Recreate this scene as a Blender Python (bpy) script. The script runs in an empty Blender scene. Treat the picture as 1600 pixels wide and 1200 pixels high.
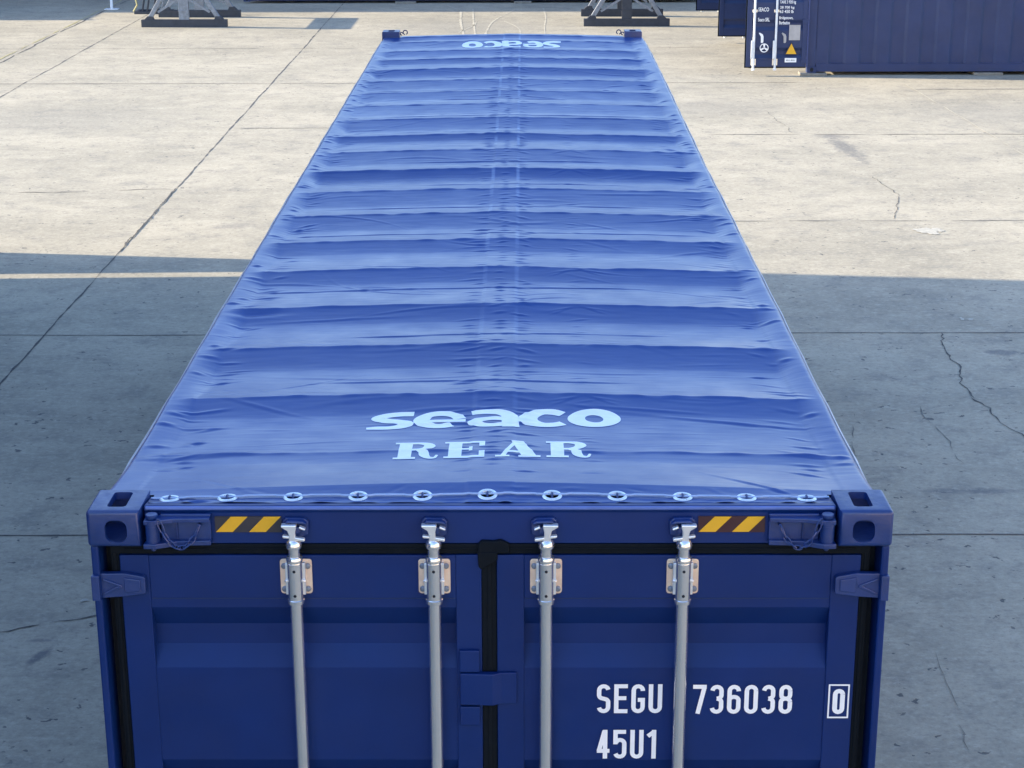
import bpy, bmesh, math, random
import numpy as np
from mathutils import Vector, Matrix
random.seed(7); rng = np.random.default_rng(11)
SC = bpy.context.scene; COL = SC.collection
R = math.radians

# ------------------------------------------------------------------ camera, sky, sun, exposure
SC.render.resolution_x, SC.render.resolution_y = 1024, 768
cd = bpy.data.cameras.new('camera'); cam = bpy.data.objects.new('camera', cd); COL.objects.link(cam)
pit, yaw, rol = 0.31154, 0.0064930, -0.0027457
fw = Vector((0, math.cos(pit), -math.sin(pit))); up = Vector((0, math.sin(pit), math.cos(pit))); ri = Vector((1, 0, 0))
Rz = Matrix.Rotation(yaw, 3, 'Z'); fw, up, ri = Rz @ fw, Rz @ up, Rz @ ri
r2 = ri*math.cos(rol) + up*math.sin(rol); u2 = -ri*math.sin(rol) + up*math.cos(rol)
M = Matrix((r2, u2, -fw)).transposed().to_4x4(); M.translation = Vector((0.1023, -5.0356, 4.9197))
cam.matrix_world = M
cd.sensor_width = 36; cd.lens = 36*2811.1/1600; cd.clip_start = 0.05; cd.clip_end = 2000
SC.camera = cam

SUN_EL = math.atan(0.3865/1.0067)
toward = Vector((-1, 0.116, 0.3865*1.0)).normalized()
W = bpy.data.worlds.new('World'); SC.world = W; W.use_nodes = True
wn = W.node_tree; bgn = wn.nodes['Background']
sky = wn.nodes.new('ShaderNodeTexSky'); sky.sky_type = 'NISHITA'; sky.sun_disc = False
sky.sun_elevation = SUN_EL; sky.sun_rotation = math.atan2(-1, 0.116)
sky.air_density = 1.0; sky.dust_density = 0.6; sky.ozone_density = 2.4
tint = wn.nodes.new('ShaderNodeMix'); tint.data_type = 'RGBA'; tint.blend_type = 'MULTIPLY'; tint.inputs[0].default_value = 1
tint.inputs[7].default_value = (1.01, 0.985, 1.03, 1); wn.links.new(sky.outputs[0], tint.inputs[6]); wn.links.new(tint.outputs[2], bgn.inputs[0]); bgn.inputs[1].default_value = 0.15
sl = bpy.data.lights.new('sun', 'SUN'); sl.energy = 3.3; sl.angle = R(0.5); sl.color = (1.0, 0.87, 0.66)
so = bpy.data.objects.new('sun', sl); COL.objects.link(so)
so.rotation_euler = (-toward).to_track_quat('-Z', 'Y').to_euler(); so.location = (-30, 3, 20)
SC.view_settings.view_transform = 'Standard'; SC.view_settings.look = 'None'
SC.view_settings.exposure = 1.88; SC.view_settings.gamma = 1.0

# ------------------------------------------------------------------ materials
def nodes(name):
    m = bpy.data.materials.new(name); m.use_nodes = True
    nt = m.node_tree; return m, nt, nt.nodes['Principled BSDF']
def N(nt, t, **kw):
    n = nt.nodes.new(t)
    for k, v in kw.items(): setattr(n, k, v)
    return n
def ramp(nt, src, stops):
    r = N(nt, 'ShaderNodeValToRGB'); e = r.color_ramp.elements
    while len(e) < len(stops): e.new(0.5)
    for i, (p, c) in enumerate(stops):
        e[i].position = p; e[i].color = (c, c, c, 1) if isinstance(c, (int, float)) else (*c, 1)
    nt.links.new(src, r.inputs[0]); return r.outputs[0]
def noise(nt, vec, scale, detail=4, rough=0.55):
    n = N(nt, 'ShaderNodeTexNoise'); n.inputs['Scale'].default_value = scale
    n.inputs['Detail'].default_value = detail; n.inputs['Roughness'].default_value = rough
    if vec is not None: nt.links.new(vec, n.inputs['Vector'])
    return n.outputs[0]
def mapping(nt, scale=(1, 1, 1), rot=(0, 0, 0), obj=False):
    t = N(nt, 'ShaderNodeTexCoord') if obj else N(nt, 'ShaderNodeNewGeometry')
    m = N(nt, 'ShaderNodeMapping'); m.inputs['Scale'].default_value = scale; m.inputs['Rotation'].default_value = rot
    nt.links.new(t.outputs['Object' if obj else 'Position'], m.inputs[0]); return m.outputs[0]
def mixc(nt, fac, a, b, mode='MIX'):
    m = N(nt, 'ShaderNodeMix', data_type='RGBA', blend_type=mode)
    for s, v in ((m.inputs[0], fac), (m.inputs[6], a), (m.inputs[7], b)):
        if isinstance(v, (tuple, list)): s.default_value = (*v, 1)
        elif isinstance(v, (int, float)): s.default_value = v
        else: nt.links.new(v, s)
    return m.outputs[2]
def bump(nt, p, h, strength, dist):
    b = N(nt, 'ShaderNodeBump'); b.inputs['Strength'].default_value = strength; b.inputs['Distance'].default_value = dist
    nt.links.new(h, b.inputs['Height']); nt.links.new(b.outputs[0], p.inputs['Normal']); return b
def simple(name, col, rough=0.5, metal=0.0, var=0.12, nscale=9, bmp=0.0, coat=0.0, spec=0.5, bscale=60, plain=False):
    m, nt, p = nodes(name)
    v = mapping(nt, obj=False)
    f = ramp(nt, noise(nt, v, nscale, 5, 0.6), [(0.3, 0.0), (0.7, 1.0)])
    c = mixc(nt, f, tuple(x*(1-var) for x in col), tuple(min(1, x*(1+var)) for x in col))
    nt.links.new(c, p.inputs['Base Color']); p.inputs['Roughness'].default_value = rough
    p.inputs['Metallic'].default_value = metal; p.inputs['Specular IOR Level'].default_value = spec
    if coat: p.inputs['Coat Weight'].default_value = coat
    rr = ramp(nt, noise(nt, v, nscale*3, 3), [(0.3, max(0, rough-0.06)), (0.7, min(1, rough+0.08))])
    nt.links.new(rr, p.inputs['Roughness'])
    if plain:
        for l in list(p.inputs['Roughness'].links): nt.links.remove(l)
    if bmp: bump(nt, p, noise(nt, v, bscale, 3), bmp, 0.002)
    return m
PAINT = simple('navy_paint', (0.0020, 0.0215, 0.126), 0.44, var=0.12, nscale=3, bmp=0.35, bscale=7, spec=0.32)
PAINT_C = simple('navy_paint_casting', (0.0050, 0.029, 0.148), 0.36, var=0.16, nscale=12, bmp=0.35, bscale=70, spec=0.8)
LIP = simple('light_blue_edge', (0.10, 0.16, 0.42), 0.35, var=0.15, nscale=8)  # header lip in a lighter blue than the header
PAINT_D = simple('dark_navy_paint', (0.015, 0.032, 0.105), 0.5, var=0.12, nscale=2)
RUBBER = simple('black_rubber', (0.0035, 0.0065, 0.011), 0.7, var=0.15, nscale=14, bmp=0.2, spec=0.15)
DARK = simple('inside_shade', (0.006, 0.008, 0.014), 0.8)  # near-black colour stands for the shade inside holes and recesses
ZINC = simple('galvanised_steel', (0.97, 0.94, 0.90), 0.20, metal=0.93, var=0.03, nscale=5, plain=True)
ZCAST = simple('cast_zinc_steel', (0.92, 0.93, 0.93), 0.28, metal=0.7, var=0.05, nscale=12, plain=True)
ZWARM = simple('zinc_plate', (0.96, 0.70, 0.54), 0.36, metal=0.55, var=0.14, nscale=25)
BOLT = simple('bolt_steel', (0.22, 0.25, 0.30), 0.45, metal=0.6, var=0.2, nscale=60)
WHITE = simple('white_print', (0.93, 0.93, 0.92), 0.45, var=0.03, nscale=30)
TPRINT = simple('tarp_print', (0.86, 0.91, 0.90), 0.40, var=0.05, nscale=14, bmp=0.3, bscale=40)
YEL = simple('yellow_reflective', (0.78, 0.42, 0.02), 0.35, var=0.06)
DECK = simple('dark_decal', (0.035, 0.032, 0.04), 0.4, var=0.2)
DECM = simple('maroon_decal', (0.045, 0.014, 0.018), 0.4, var=0.2)
WIRE = simple('sheathed_cable', (0.34, 0.46, 0.68), 0.35, var=0.08)
WIREG = simple('grey_cable', (0.52, 0.50, 0.50), 0.5, var=0.15)
RING = simple('plated_ring', (0.74, 0.82, 0.86), 0.32, metal=0.55, var=0.1, nscale=50)
BEAM = simple('dark_grey_paint', (0.035, 0.04, 0.052), 0.55, var=0.2)
LEGM = simple('pale_steel_leg', (0.22, 0.235, 0.26), 0.45, metal=0.2, var=0.25, nscale=14)
WPOST = simple('white_paint', (0.75, 0.76, 0.76), 0.45)
GREYP = simple('grey_plate', (0.42, 0.40, 0.39), 0.5)
YELP = simple('yellow_paint', (0.42, 0.37, 0.17), 0.6, var=0.25)
WALLM = simple('pale_render', (0.66, 0.52, 0.38), 0.8, var=0.1, nscale=0.6)
BLOCK = simple('timber_block', (0.22, 0.2, 0.165), 0.85, var=0.3)
CRACK = simple('dark_joint', (0.085, 0.081, 0.075), 0.95, var=0.5, nscale=20)  # dark colour of the paving joints and cracks themselves
CRACKL = simple('worn_joint', (0.18, 0.17, 0.145), 0.95, var=0.5, nscale=7)
PLASTER = simple('white_spill', (0.42, 0.395, 0.325), 0.9, var=0.2, nscale=20)
STAIN = simple('dark_stain', (0.215, 0.208, 0.19), 0.85, var=0.25, nscale=9)
TYRE = simple('pale_tyre_mark', (0.445, 0.405, 0.31), 0.9, var=0.2, nscale=5)

def tarp_material():
    m, nt, p = nodes('blue_pvc_fabric')
    v = mapping(nt)
    big = ramp(nt, noise(nt, v, 1.3, 4, 0.6), [(0.3, 0.0), (0.7, 1.0)])
    c = mixc(nt, big, (0.012, 0.050, 0.215), (0.016, 0.061, 0.245))
    dust = ramp(nt, noise(nt, mapping(nt, (1.0, 2.6, 1)), 4.0, 3, 0.6), [(0.52, 0.0), (0.78, 0.22)])
    c = mixc(nt, dust, c, (0.07, 0.13, 0.29))
    # the welded centre seam is paler along its two edges, more so towards the far end
    g = N(nt, 'ShaderNodeNewGeometry'); s = N(nt, 'ShaderNodeSeparateXYZ'); nt.links.new(g.outputs['Position'], s.inputs[0])
    a = N(nt, 'ShaderNodeMath', operation='ABSOLUTE'); nt.links.new(s.outputs['X'], a.inputs[0])
    d = N(nt, 'ShaderNodeMath', operation='SUBTRACT'); nt.links.new(a.outputs[0], d.inputs[0]); d.inputs[1].default_value = 0.073
    d2 = N(nt, 'ShaderNodeMath', operation='ABSOLUTE'); nt.links.new(d.outputs[0], d2.inputs[0])
    w = ramp(nt, d2.outputs[0], [(0.006, 1.0), (0.013, 0.0)])
    pat = ramp(nt, noise(nt, mapping(nt, (0.3, 2.6, 1)), 1.5, 3), [(0.44, 0.0), (0.66, 0.6)])
    yf = N(nt, 'ShaderNodeMapRange'); nt.links.new(s.outputs['Y'], yf.inputs[0]); yf.inputs[1].default_value = 1.6; yf.inputs[2].default_value = 4.6; yf.inputs[3].default_value = 0.12
    pm_ = N(nt, 'ShaderNodeMath', operation='MULTIPLY'); nt.links.new(pat, pm_.inputs[0]); nt.links.new(yf.outputs[0], pm_.inputs[1]); pat = pm_.outputs[0]
    mm = N(nt, 'ShaderNodeMath', operation='MULTIPLY'); nt.links.new(w, mm.inputs[0]); nt.links.new(pat, mm.inputs[1])
    c = mixc(nt, mm.outputs[0], c, (0.22, 0.32, 0.54))
    nt.links.new(c, p.inputs['Base Color'])
    nt.links.new(ramp(nt, noise(nt, v, 6, 4), [(0.3, 0.28), (0.7, 0.37)]), p.inputs['Roughness'])
    p.inputs['Specular IOR Level'].default_value = 0.50
    h = noise(nt, mapping(nt, (0.45, 1.8, 1)), 14, 1.5, 0.5)
    bump(nt, p, h, 0.26, 0.006)
    return m
TARP = tarp_material()

def ground_material():
    m, nt, p = nodes('worn_concrete')
    pos = mapping(nt)
    # slab by slab tint
    bk = N(nt, 'ShaderNodeVectorMath', operation='SNAP'); off = N(nt, 'ShaderNodeVectorMath', operation='ADD')
    off.inputs[1].default_value = (4.57, -1.75, 0); nt.links.new(pos, off.inputs[0])
    nt.links.new(off.outputs[0], bk.inputs[0]); bk.inputs[1].default_value = (4.65, 5.1, 10)
    wnz = N(nt, 'ShaderNodeTexWhiteNoise'); nt.links.new(bk.outputs[0], wnz.inputs['Vector'])
    c = mixc(nt, wnz.outputs[0], (0.352, 0.316, 0.236), (0.408, 0.366, 0.274))
    big = ramp(nt, noise(nt, mapping(nt, (0.7, 1.0, 1)), 0.5, 7, 0.65), [(0.34, 0.0), (0.66, 1.0)])
    c = mixc(nt, big, mixc(nt, 0.6, c, (0.262, 0.240, 0.185)), mixc(nt, 0.45, c, (0.50, 0.445, 0.335)))
    st = noise(nt, mapping(nt, (0.85, 0.95, 1)), 2.6, 8, 0.74)
    c = mixc(nt, ramp(nt, st, [(0.36, 0.55), (0.49, 0.0)]), c, (0.215, 0.205, 0.175))
    c = mixc(nt, ramp(nt, st, [(0.53, 0.0), (0.70, 0.55)]), c, (0.52, 0.47, 0.36))
    bl = noise(nt, mapping(nt, (0.9, 1.0, 1), (0, 0, 0.1)), 9.0, 7, 0.75)
    c = mixc(nt, ramp(nt, bl, [(0.57, 0.0), (0.69, 0.45)]), c, (0.185, 0.175, 0.16))
    c = mixc(nt, ramp(nt, bl, [(0.34, 0.50), (0.44, 0.0)]), c, (0.52, 0.47, 0.365))
    # chipped pits, stretched a little across the slab
    vo = N(nt, 'ShaderNodeTexVoronoi'); vo.inputs['Scale'].default_value = 11.5; vo.inputs['Randomness'].default_value = 1.0
    wob = N(nt, 'ShaderNodeVectorMath', operation='ADD'); nn = N(nt, 'ShaderNodeTexNoise'); nn.inputs['Scale'].default_value = 9; nn.inputs['Detail'].default_value = 3
    sc_ = N(nt, 'ShaderNodeVectorMath', operation='SCALE'); sc_.inputs['Scale'].default_value = 0.22
    mp = mapping(nt, (0.62, 1.0, 1), (0, 0, -0.12))
    nt.links.new(pos, nn.inputs['Vector']); nt.links.new(nn.outputs['Color'], sc_.inputs[0]); nt.links.new(mp, wob.inputs[0]); nt.links.new(sc_.outputs[0], wob.inputs[1])
    nt.links.new(wob.outputs[0], vo.inputs['Vector'])
    sel = N(nt, 'ShaderNodeSeparateColor'); nt.links.new(vo.outputs['Color'], sel.inputs[0])
    thr = N(nt, 'ShaderNodeMath', operation='MULTIPLY'); 
    size = ramp(nt, sel.outputs[0], [(0.25, 0.0), (1.0, 0.26)])
    lt = N(nt, 'ShaderNodeMath', operation='SUBTRACT'); nt.links.new(size, lt.inputs[0]); nt.links.new(vo.outputs['Distance'], lt.inputs[1])
    pit_ = ramp(nt, lt.outputs[0], [(0.0, 0.0), (0.035, 1.0)])
    region = ramp(nt, noise(nt, pos, 0.8, 3), [(0.34, 0.0), (0.50, 0.95)])
    nt.links.new(pit_, thr.inputs[0]); nt.links.new(region, thr.inputs[1])
    c = mixc(nt, thr.outputs[0], c, (0.11, 0.107, 0.10))
    # oil and damp stains, each with its own ragged outline
    sp = N(nt, 'ShaderNodeSeparateXYZ'); nt.links.new(pos, sp.inputs[0]); rag = noise(nt, mapping(nt, (1.4, 1, 1)), 3.2, 6, 0.7)
    for (sx_, sy_, rx, ry, lean, dens, col_) in ((4.97, 21.75, .17, 1.15, -.06, .85, (0.175, 0.168, 0.150)), (4.90, 22.75, .28, .22, 0, .7, (0.19, 0.18, 0.16)), (-2.83, 4.87, .055, .17, .35, .8, (0.135, 0.135, 0.135)), (-2.87, 5.07, .11, .03, 0, .6, (0.15, 0.15, 0.15)),
                                           (4.6, 11.2, .22, .10, 0, .7, (0.15, 0.147, 0.14)), (-7.4, 19.4, .5, .25, 0, .5, (0.2, 0.19, 0.17)), (-3.4, 16.6, .35, .2, 0, .45, (0.2, 0.19, 0.17)), (-1.2, 37.5, 1.6, 1.0, 0, .45, (0.22, 0.21, 0.18)), (3.4, 7.6, .5, .07, .1, .6, (0.16, 0.158, 0.15)), (-7.5, 24.5, 1.6, 1.3, 0, .3, (0.23, 0.22, 0.19)), (8.2, 25.0, 1.5, 1.2, 0, .45, (0.23, 0.22, 0.19)), (3.2, 25.6, 1.8, .7, 0, .35, (0.24, 0.225, 0.19))):
        vm = N(nt, 'ShaderNodeCombineXYZ')
        f1 = N(nt, 'ShaderNodeMath', operation='MULTIPLY_ADD'); nt.links.new(sp.outputs['Y'], f1.inputs[0]); f1.inputs[1].default_value = -lean/rx; f1.inputs[2].default_value = (-sx_+lean*sy_)/rx
        f2 = N(nt, 'ShaderNodeMath', operation='MULTIPLY_ADD'); nt.links.new(sp.outputs['X'], f2.inputs[0]); f2.inputs[1].default_value = 1/rx; nt.links.new(f1.outputs[0], f2.inputs[2])
        f3 = N(nt, 'ShaderNodeMath', operation='MULTIPLY_ADD'); nt.links.new(sp.outputs['Y'], f3.inputs[0]); f3.inputs[1].default_value = 1/ry; f3.inputs[2].default_value = -sy_/ry
        nt.links.new(f2.outputs[0], vm.inputs[0]); nt.links.new(f3.outputs[0], vm.inputs[1])
        ln = N(nt, 'ShaderNodeVectorMath', operation='LENGTH'); nt.links.new(vm.outputs[0], ln.inputs[0])
        ad = N(nt, 'ShaderNodeMath', operation='MULTIPLY_ADD'); nt.links.new(rag, ad.inputs[0]); ad.inputs[1].default_value = 2.6; nt.links.new(ln.outputs['Value'], ad.inputs[2])
        mk_ = ramp(nt, ad.outputs[0], [(0.0, dens), (1.0, 0.0)])
        rmp = mk_.node; mr = N(nt, 'ShaderNodeMapRange'); nt.links.new(ad.outputs[0], mr.inputs[0]); mr.inputs[1].default_value = 1.75; mr.inputs[2].default_value = 2.35 if rx < 1 else 2.9
        nt.links.new(mr.outputs[0], rmp.inputs[0]); c = mixc(nt, mk_, c, col_)
    gr = noise(nt, mapping(nt, (0.8, 1.0, 1)), 21, 5, 0.75)
    c = mixc(nt, ramp(nt, gr, [(0.53, 0.0), (0.66, 0.42)]), c, (0.17, 0.16, 0.14))
    c = mixc(nt, ramp(nt, gr, [(0.36, 0.40), (0.47, 0.0)]), c, (0.53, 0.48, 0.38))
    fine = noise(nt, pos, 45, 4, 0.7)
    c = mixc(nt, ramp(nt, fine, [(0.35, 0.22), (0.5, 0.0)]), c, (0.17, 0.165, 0.155))
    nt.links.new(c, p.inputs['Base Color']); p.inputs['Roughness'].default_value = 0.88
    p.inputs['Specular IOR Level'].default_value = 0.3
    # fine broom lines
    wv = N(nt, 'ShaderNodeTexWave', bands_direction='Y'); wv.inputs['Scale'].default_value = 22; wv.inputs['Distortion'].default_value = 1.5; wv.inputs['Detail'].default_value = 2
    nt.links.new(pos, wv.inputs['Vector'])
    a1 = N(nt, 'ShaderNodeMath', operation='MULTIPLY_ADD'); nt.links.new(wv.outputs['Fac'], a1.inputs[0]); a1.inputs[1].default_value = 0.25; nt.links.new(fine, a1.inputs[2])
    a2 = N(nt, 'ShaderNodeMath', operation='MULTIPLY_ADD'); nt.links.new(thr.outputs[0], a2.inputs[0]); a2.inputs[1].default_value = -2.0; nt.links.new(a1.outputs[0], a2.inputs[2])
    bump(nt, p, a2.outputs[0], 0.5, 0.0035)
    return m
CONC = ground_material()

# ------------------------------------------------------------------ mesh helpers
class MB:
    def __init__(s): s.v = []; s.f = []; s.mi = []
    def add(s, vs, fs, mi=0):
        b = len(s.v); s.v += [tuple(v) for v in vs]; s.f += [tuple(i+b for i in f) for f in fs]; s.mi += [mi]*len(fs); return s
    def box(s, x0, x1, y0, y1, z0, z1, mi=0):
        return s.add([(x0,y0,z0),(x1,y0,z0),(x1,y1,z0),(x0,y1,z0),(x0,y0,z1),(x1,y0,z1),(x1,y1,z1),(x0,y1,z1)],
                     [(0,3,2,1),(4,5,6,7),(0,1,5,4),(1,2,6,5),(2,3,7,6),(3,0,4,7)], mi)
    def prism(s, poly, a0, a1, axis='y', mi=0):
        n = len(poly)
        def P(p, a): return {'y': (p[0], a, p[1]), 'x': (a, p[0], p[1]), 'z': (p[0], p[1], a)}[axis]
        vs = [P(p, a0) for p in poly] + [P(p, a1) for p in poly]
        fs = [tuple(range(n)), tuple(range(2*n-1, n-1, -1))] + [(i, n+i, n+(i+1) % n, (i+1) % n) for i in range(n)]
        return s.add(vs, fs, mi)
    def tube(s, pts, r, n=10, mi=0, closed=False, caps=True):
        pts = [Vector(p) for p in pts]; m = len(pts); vs = []; fs = []
        rs = r if isinstance(r, (list, tuple)) else [r]*m
        ref = None
        for i, p in enumerate(pts):
            a = pts[(i-1) % m] if (closed or i > 0) else p; b = pts[(i+1) % m] if (closed or i < m-1) else p
            t = (b-a).normalized()
            if ref is None: ref = t.orthogonal().normalized()
            ref = (ref - t*ref.dot(t)); ref = ref.normalized() if ref.length > 1e-6 else t.orthogonal().normalized()
            q = t.cross(ref)
            for k in range(n):
                an = 2*math.pi*k/n; vs.append(p + ref*math.cos(an)*rs[i] + q*math.sin(an)*rs[i])
        for i in range(m if closed else m-1):
            for k in range(n):
                j = (i+1) % m; fs.append((i*n+k, i*n+(k+1) % n, j*n+(k+1) % n, j*n+k))
        if not closed and caps: fs += [tuple(range(n-1, -1, -1)), tuple(range((m-1)*n, m*n))]
        return s.add(vs, fs, mi)
    def build(s, name, mats, parent=None, bevel=0, smooth=False, seg=2, loc=None):
        me = bpy.data.meshes.new(name); me.from_pydata(s.v, [], s.f)
        bm = bmesh.new(); bm.from_mesh(me); bmesh.ops.recalc_face_normals(bm, faces=bm.faces); bm.to_mesh(me); bm.free()
        for m in (mats if isinstance(mats, (list, tuple)) else [mats]): me.materials.append(m)
        me.polygons.foreach_set('material_index', s.mi)
        o = bpy.data.objects.new(name, me); COL.objects.link(o)
        if smooth: me.shade_smooth(); 
        if smooth:
            try: me.set_sharp_from_angle(angle=R(38))
            except Exception: pass
        if parent is not None: o.parent = parent
        if loc: o.location = loc
        if bevel:
            b = o.modifiers.new('bevel', 'BEVEL'); b.width = bevel; b.segments = seg; b.limit_method = 'ANGLE'; b.angle_limit = R(30)
            b.harden_normals = False
        return o
def thing(name, label, cat, loc=(0, 0, 0), rz=0, group=None):
    o = bpy.data.objects.new(name, None); COL.objects.link(o); o.location = loc; o.rotation_euler = (0, 0, rz)
    o['label'] = label; o['category'] = cat
    if group: o['group'] = group
    o.empty_display_size = 0.3
    return o
def tag(o, label, cat, group=None, kind=None):
    o['label'] = label; o['category'] = cat
    if group: o['group'] = group
    if kind: o['kind'] = kind
    return o
def struct(o): o['kind'] = 'structure'; return o
def lathe(zr, cx, cy, n=20):
    return [(cx, cy, z) for z, r in zr], [r for z, r in zr]

# ------------------------------------------------------------------ lettering
def text_mesh(body, height, width=None, bold=0.0, align='LEFT'):
    """flat outline of a line of small type, lying in x/z, baseline z=0"""
    c = bpy.data.curves.new('type', 'FONT'); c.body = body; c.size = 1.0; c.offset = bold; c.resolution_u = 3
    o = bpy.data.objects.new('type', c); COL.objects.link(o)
    dg = bpy.context.evaluated_depsgraph_get(); me = bpy.data.meshes.new_from_object(o.evaluated_get(dg))
    V = [v.co.copy() for v in me.vertices]; F = [tuple(p.vertices) for p in me.polygons]
    bpy.data.objects.remove(o); bpy.data.curves.remove(c); bpy.data.meshes.remove(me)
    x0, x1 = min(v.x for v in V), max(v.x for v in V); y0, y1 = min(v.y for v in V), max(v.y for v in V)
    sy = height/(y1-y0); sx = width/(x1-x0) if width else sy
    return [((v.x-x0)*sx, 0, (v.y-y0)*sy) for v in V], F

def strip_pts(pts, sub=6):
    """Catmull-Rom through control points (x, y, width)"""
    P = [np.array(p, float) for p in pts]; P = [2*P[0]-P[1]] + P + [2*P[-1]-P[-2]]; out = []
    for i in range(1, len(P)-2):
        a, b, c, d = P[i-1:i+3]
        for k in range(sub):
            t = k/sub; out.append(0.5*((2*b)+(c-a)*t+(2*a-5*b+4*c-d)*t*t+(3*b-a-3*c+d)*t**3))
    out.append(P[-2]); return np.array(out)
def stroke(pts, curved=True, sub=6, across=3):
    """quad strip in 2D around a centre line with width; returns verts 2D, faces"""
    q = strip_pts(pts, sub) if curved else np.array(pts, float)
    t = np.gradient(q[:, :2], axis=0); t /= np.linalg.norm(t, axis=1)[:, None]+1e-9
    n = np.stack([-t[:, 1], t[:, 0]], 1); vs = []; fs = []
    for i in range(len(q)):
        for k in range(across+1): vs.append(q[i, :2] + n[i]*q[i, 2]*(k/across-0.5))
    w = across+1
    for i in range(len(q)-1):
        for k in range(across): fs.append((i*w+k, i*w+k+1, (i+1)*w+k+1, (i+1)*w+k))
    return vs, fs
def rectgrid(x0, x1, y0, y1, nx, ny, shear=0):
    vs = [(x0+(x1-x0)*i/nx + shear*(y0+(y1-y0)*j/ny), y0+(y1-y0)*j/ny) for j in range(ny+1) for i in range(nx+1)]
    return vs, [(j*(nx+1)+i, j*(nx+1)+i+1, (j+1)*(nx+1)+i+1, (j+1)*(nx+1)+i) for j in range(ny) for i in range(nx)]
def quadpatch(a, b, c, d, nx, ny):
    a, b, c, d = map(np.array, (a, b, c, d)); vs = []
    for j in range(ny+1):
        for i in range(nx+1):
            s, t = i/nx, j/ny; vs.append(tuple((a*(1-s)+b*s)*(1-t)+(d*(1-s)+c*s)*t))
    return vs, [(j*(nx+1)+i, j*(nx+1)+i+1, (j+1)*(nx+1)+i+1, (j+1)*(nx+1)+i) for j in range(ny) for i in range(nx)]
# condensed numerals: monoline, 1 unit high, w wide, weight t
def din(ch, w=0.42, t=0.155):
    h = 1.0; o = t/2; x0, x1, y0, y1 = o, w-o, o, h-o; r = (x1-x0)/2; out = []
    def arc(cx, cy, rx, ry, a0, a1, n=8): return [(cx+rx*math.cos(R(a0+(a1-a0)*k/n)), cy+ry*math.sin(R(a0+(a1-a0)*k/n))) for k in range(n+1)]
    def S(pts): out.append(stroke([(x, y, t) for x, y in pts], curved=False, across=1))
    cx = w/2
    if ch in '0O': S(arc(cx, y1-r, r, r, 0, 180)+arc(cx, y0+r, r, r, 180, 360)+[(x1, y1-r)])
    elif ch == 'U': S([(x0, h)]+arc(cx, y0+r, r, r, 180, 360)+[(x1, h)])
    elif ch == 'G': S(arc(cx, y1-r, r, r, -8, 180)+arc(cx, y0+r, r, r, 180, 360)+[(x1, .48)]); S([(cx-.01, .46), (w, .46)])
    elif ch == 'E': S([(x0, 0), (x0, h)]); S([(x0, y1), (w, y1)]); S([(x0, y0), (w, y0)]); S([(x0, .52), (w*.9, .52)])
    elif ch == '7': S([(0, y1), (w, y1)]); S([(x1, y1), (x1-.02, y1-.12), (x0+.09, 0)])
    elif ch == '1': S([(cx+.06, 0), (cx+.06, h)]); S([(cx-.13, .78), (cx+.05, .93)])
    elif ch == '4': S([(x1-.07, 0), (x1-.07, h)]); S([(0.02, .27), (w, .27)]); S([(x0+.01, .25), (x1-.09, h-.03)])
    elif ch == '5': S([(w*.95, y1), (x0, y1)]); S([(x0, h), (x0+.0, .50)]); S([(x0, .54)]+arc(cx, .60-r*.95+.05, r, r*.95, 120, 0)+arc(cx, y0+r, r, r, 0, -165))
    elif ch == '6': S(arc(cx, y1-r, r, r, -4, 180)+arc(cx, y0+r, r, r, 180, 360)); S([(x1, y0+r-.01)]+arc(cx, .585-r*.8, r, r*.8, 0, 165))
    elif ch == '3': S(arc(cx, y1-r, r, r, 176, 0)+arc(cx-.02, .525+r*.8, r+.02, r*.8, 0, -84)); S(arc(cx-.02, .525-r*.8, r+.02, r*.8, 84, 0)+arc(cx, y0+r, r, r, 0, -176))
    elif ch == '8': S(arc(cx, y1-r, r*.95, r, 0, 180)+arc(cx, .525+r*.8, r*.95, r*.8, 180, 360)+[(cx+r*.95, y1-r)]); S(arc(cx, .525-r*.8, r, r*.8, 0, 180)+arc(cx, y0+r, r, r, 180, 360)+[(x1, .525-r*.8)])
    elif ch == 'S': S(arc(cx, y1-r, r, r, 8, 180)+arc(cx, .50+r*.9, r, r*.9, 180, 235)+arc(cx, .50-r*.9, r, r*.9, 55, 0)+arc(cx, y0+r, r, r, 0, -172))
    return out
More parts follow.
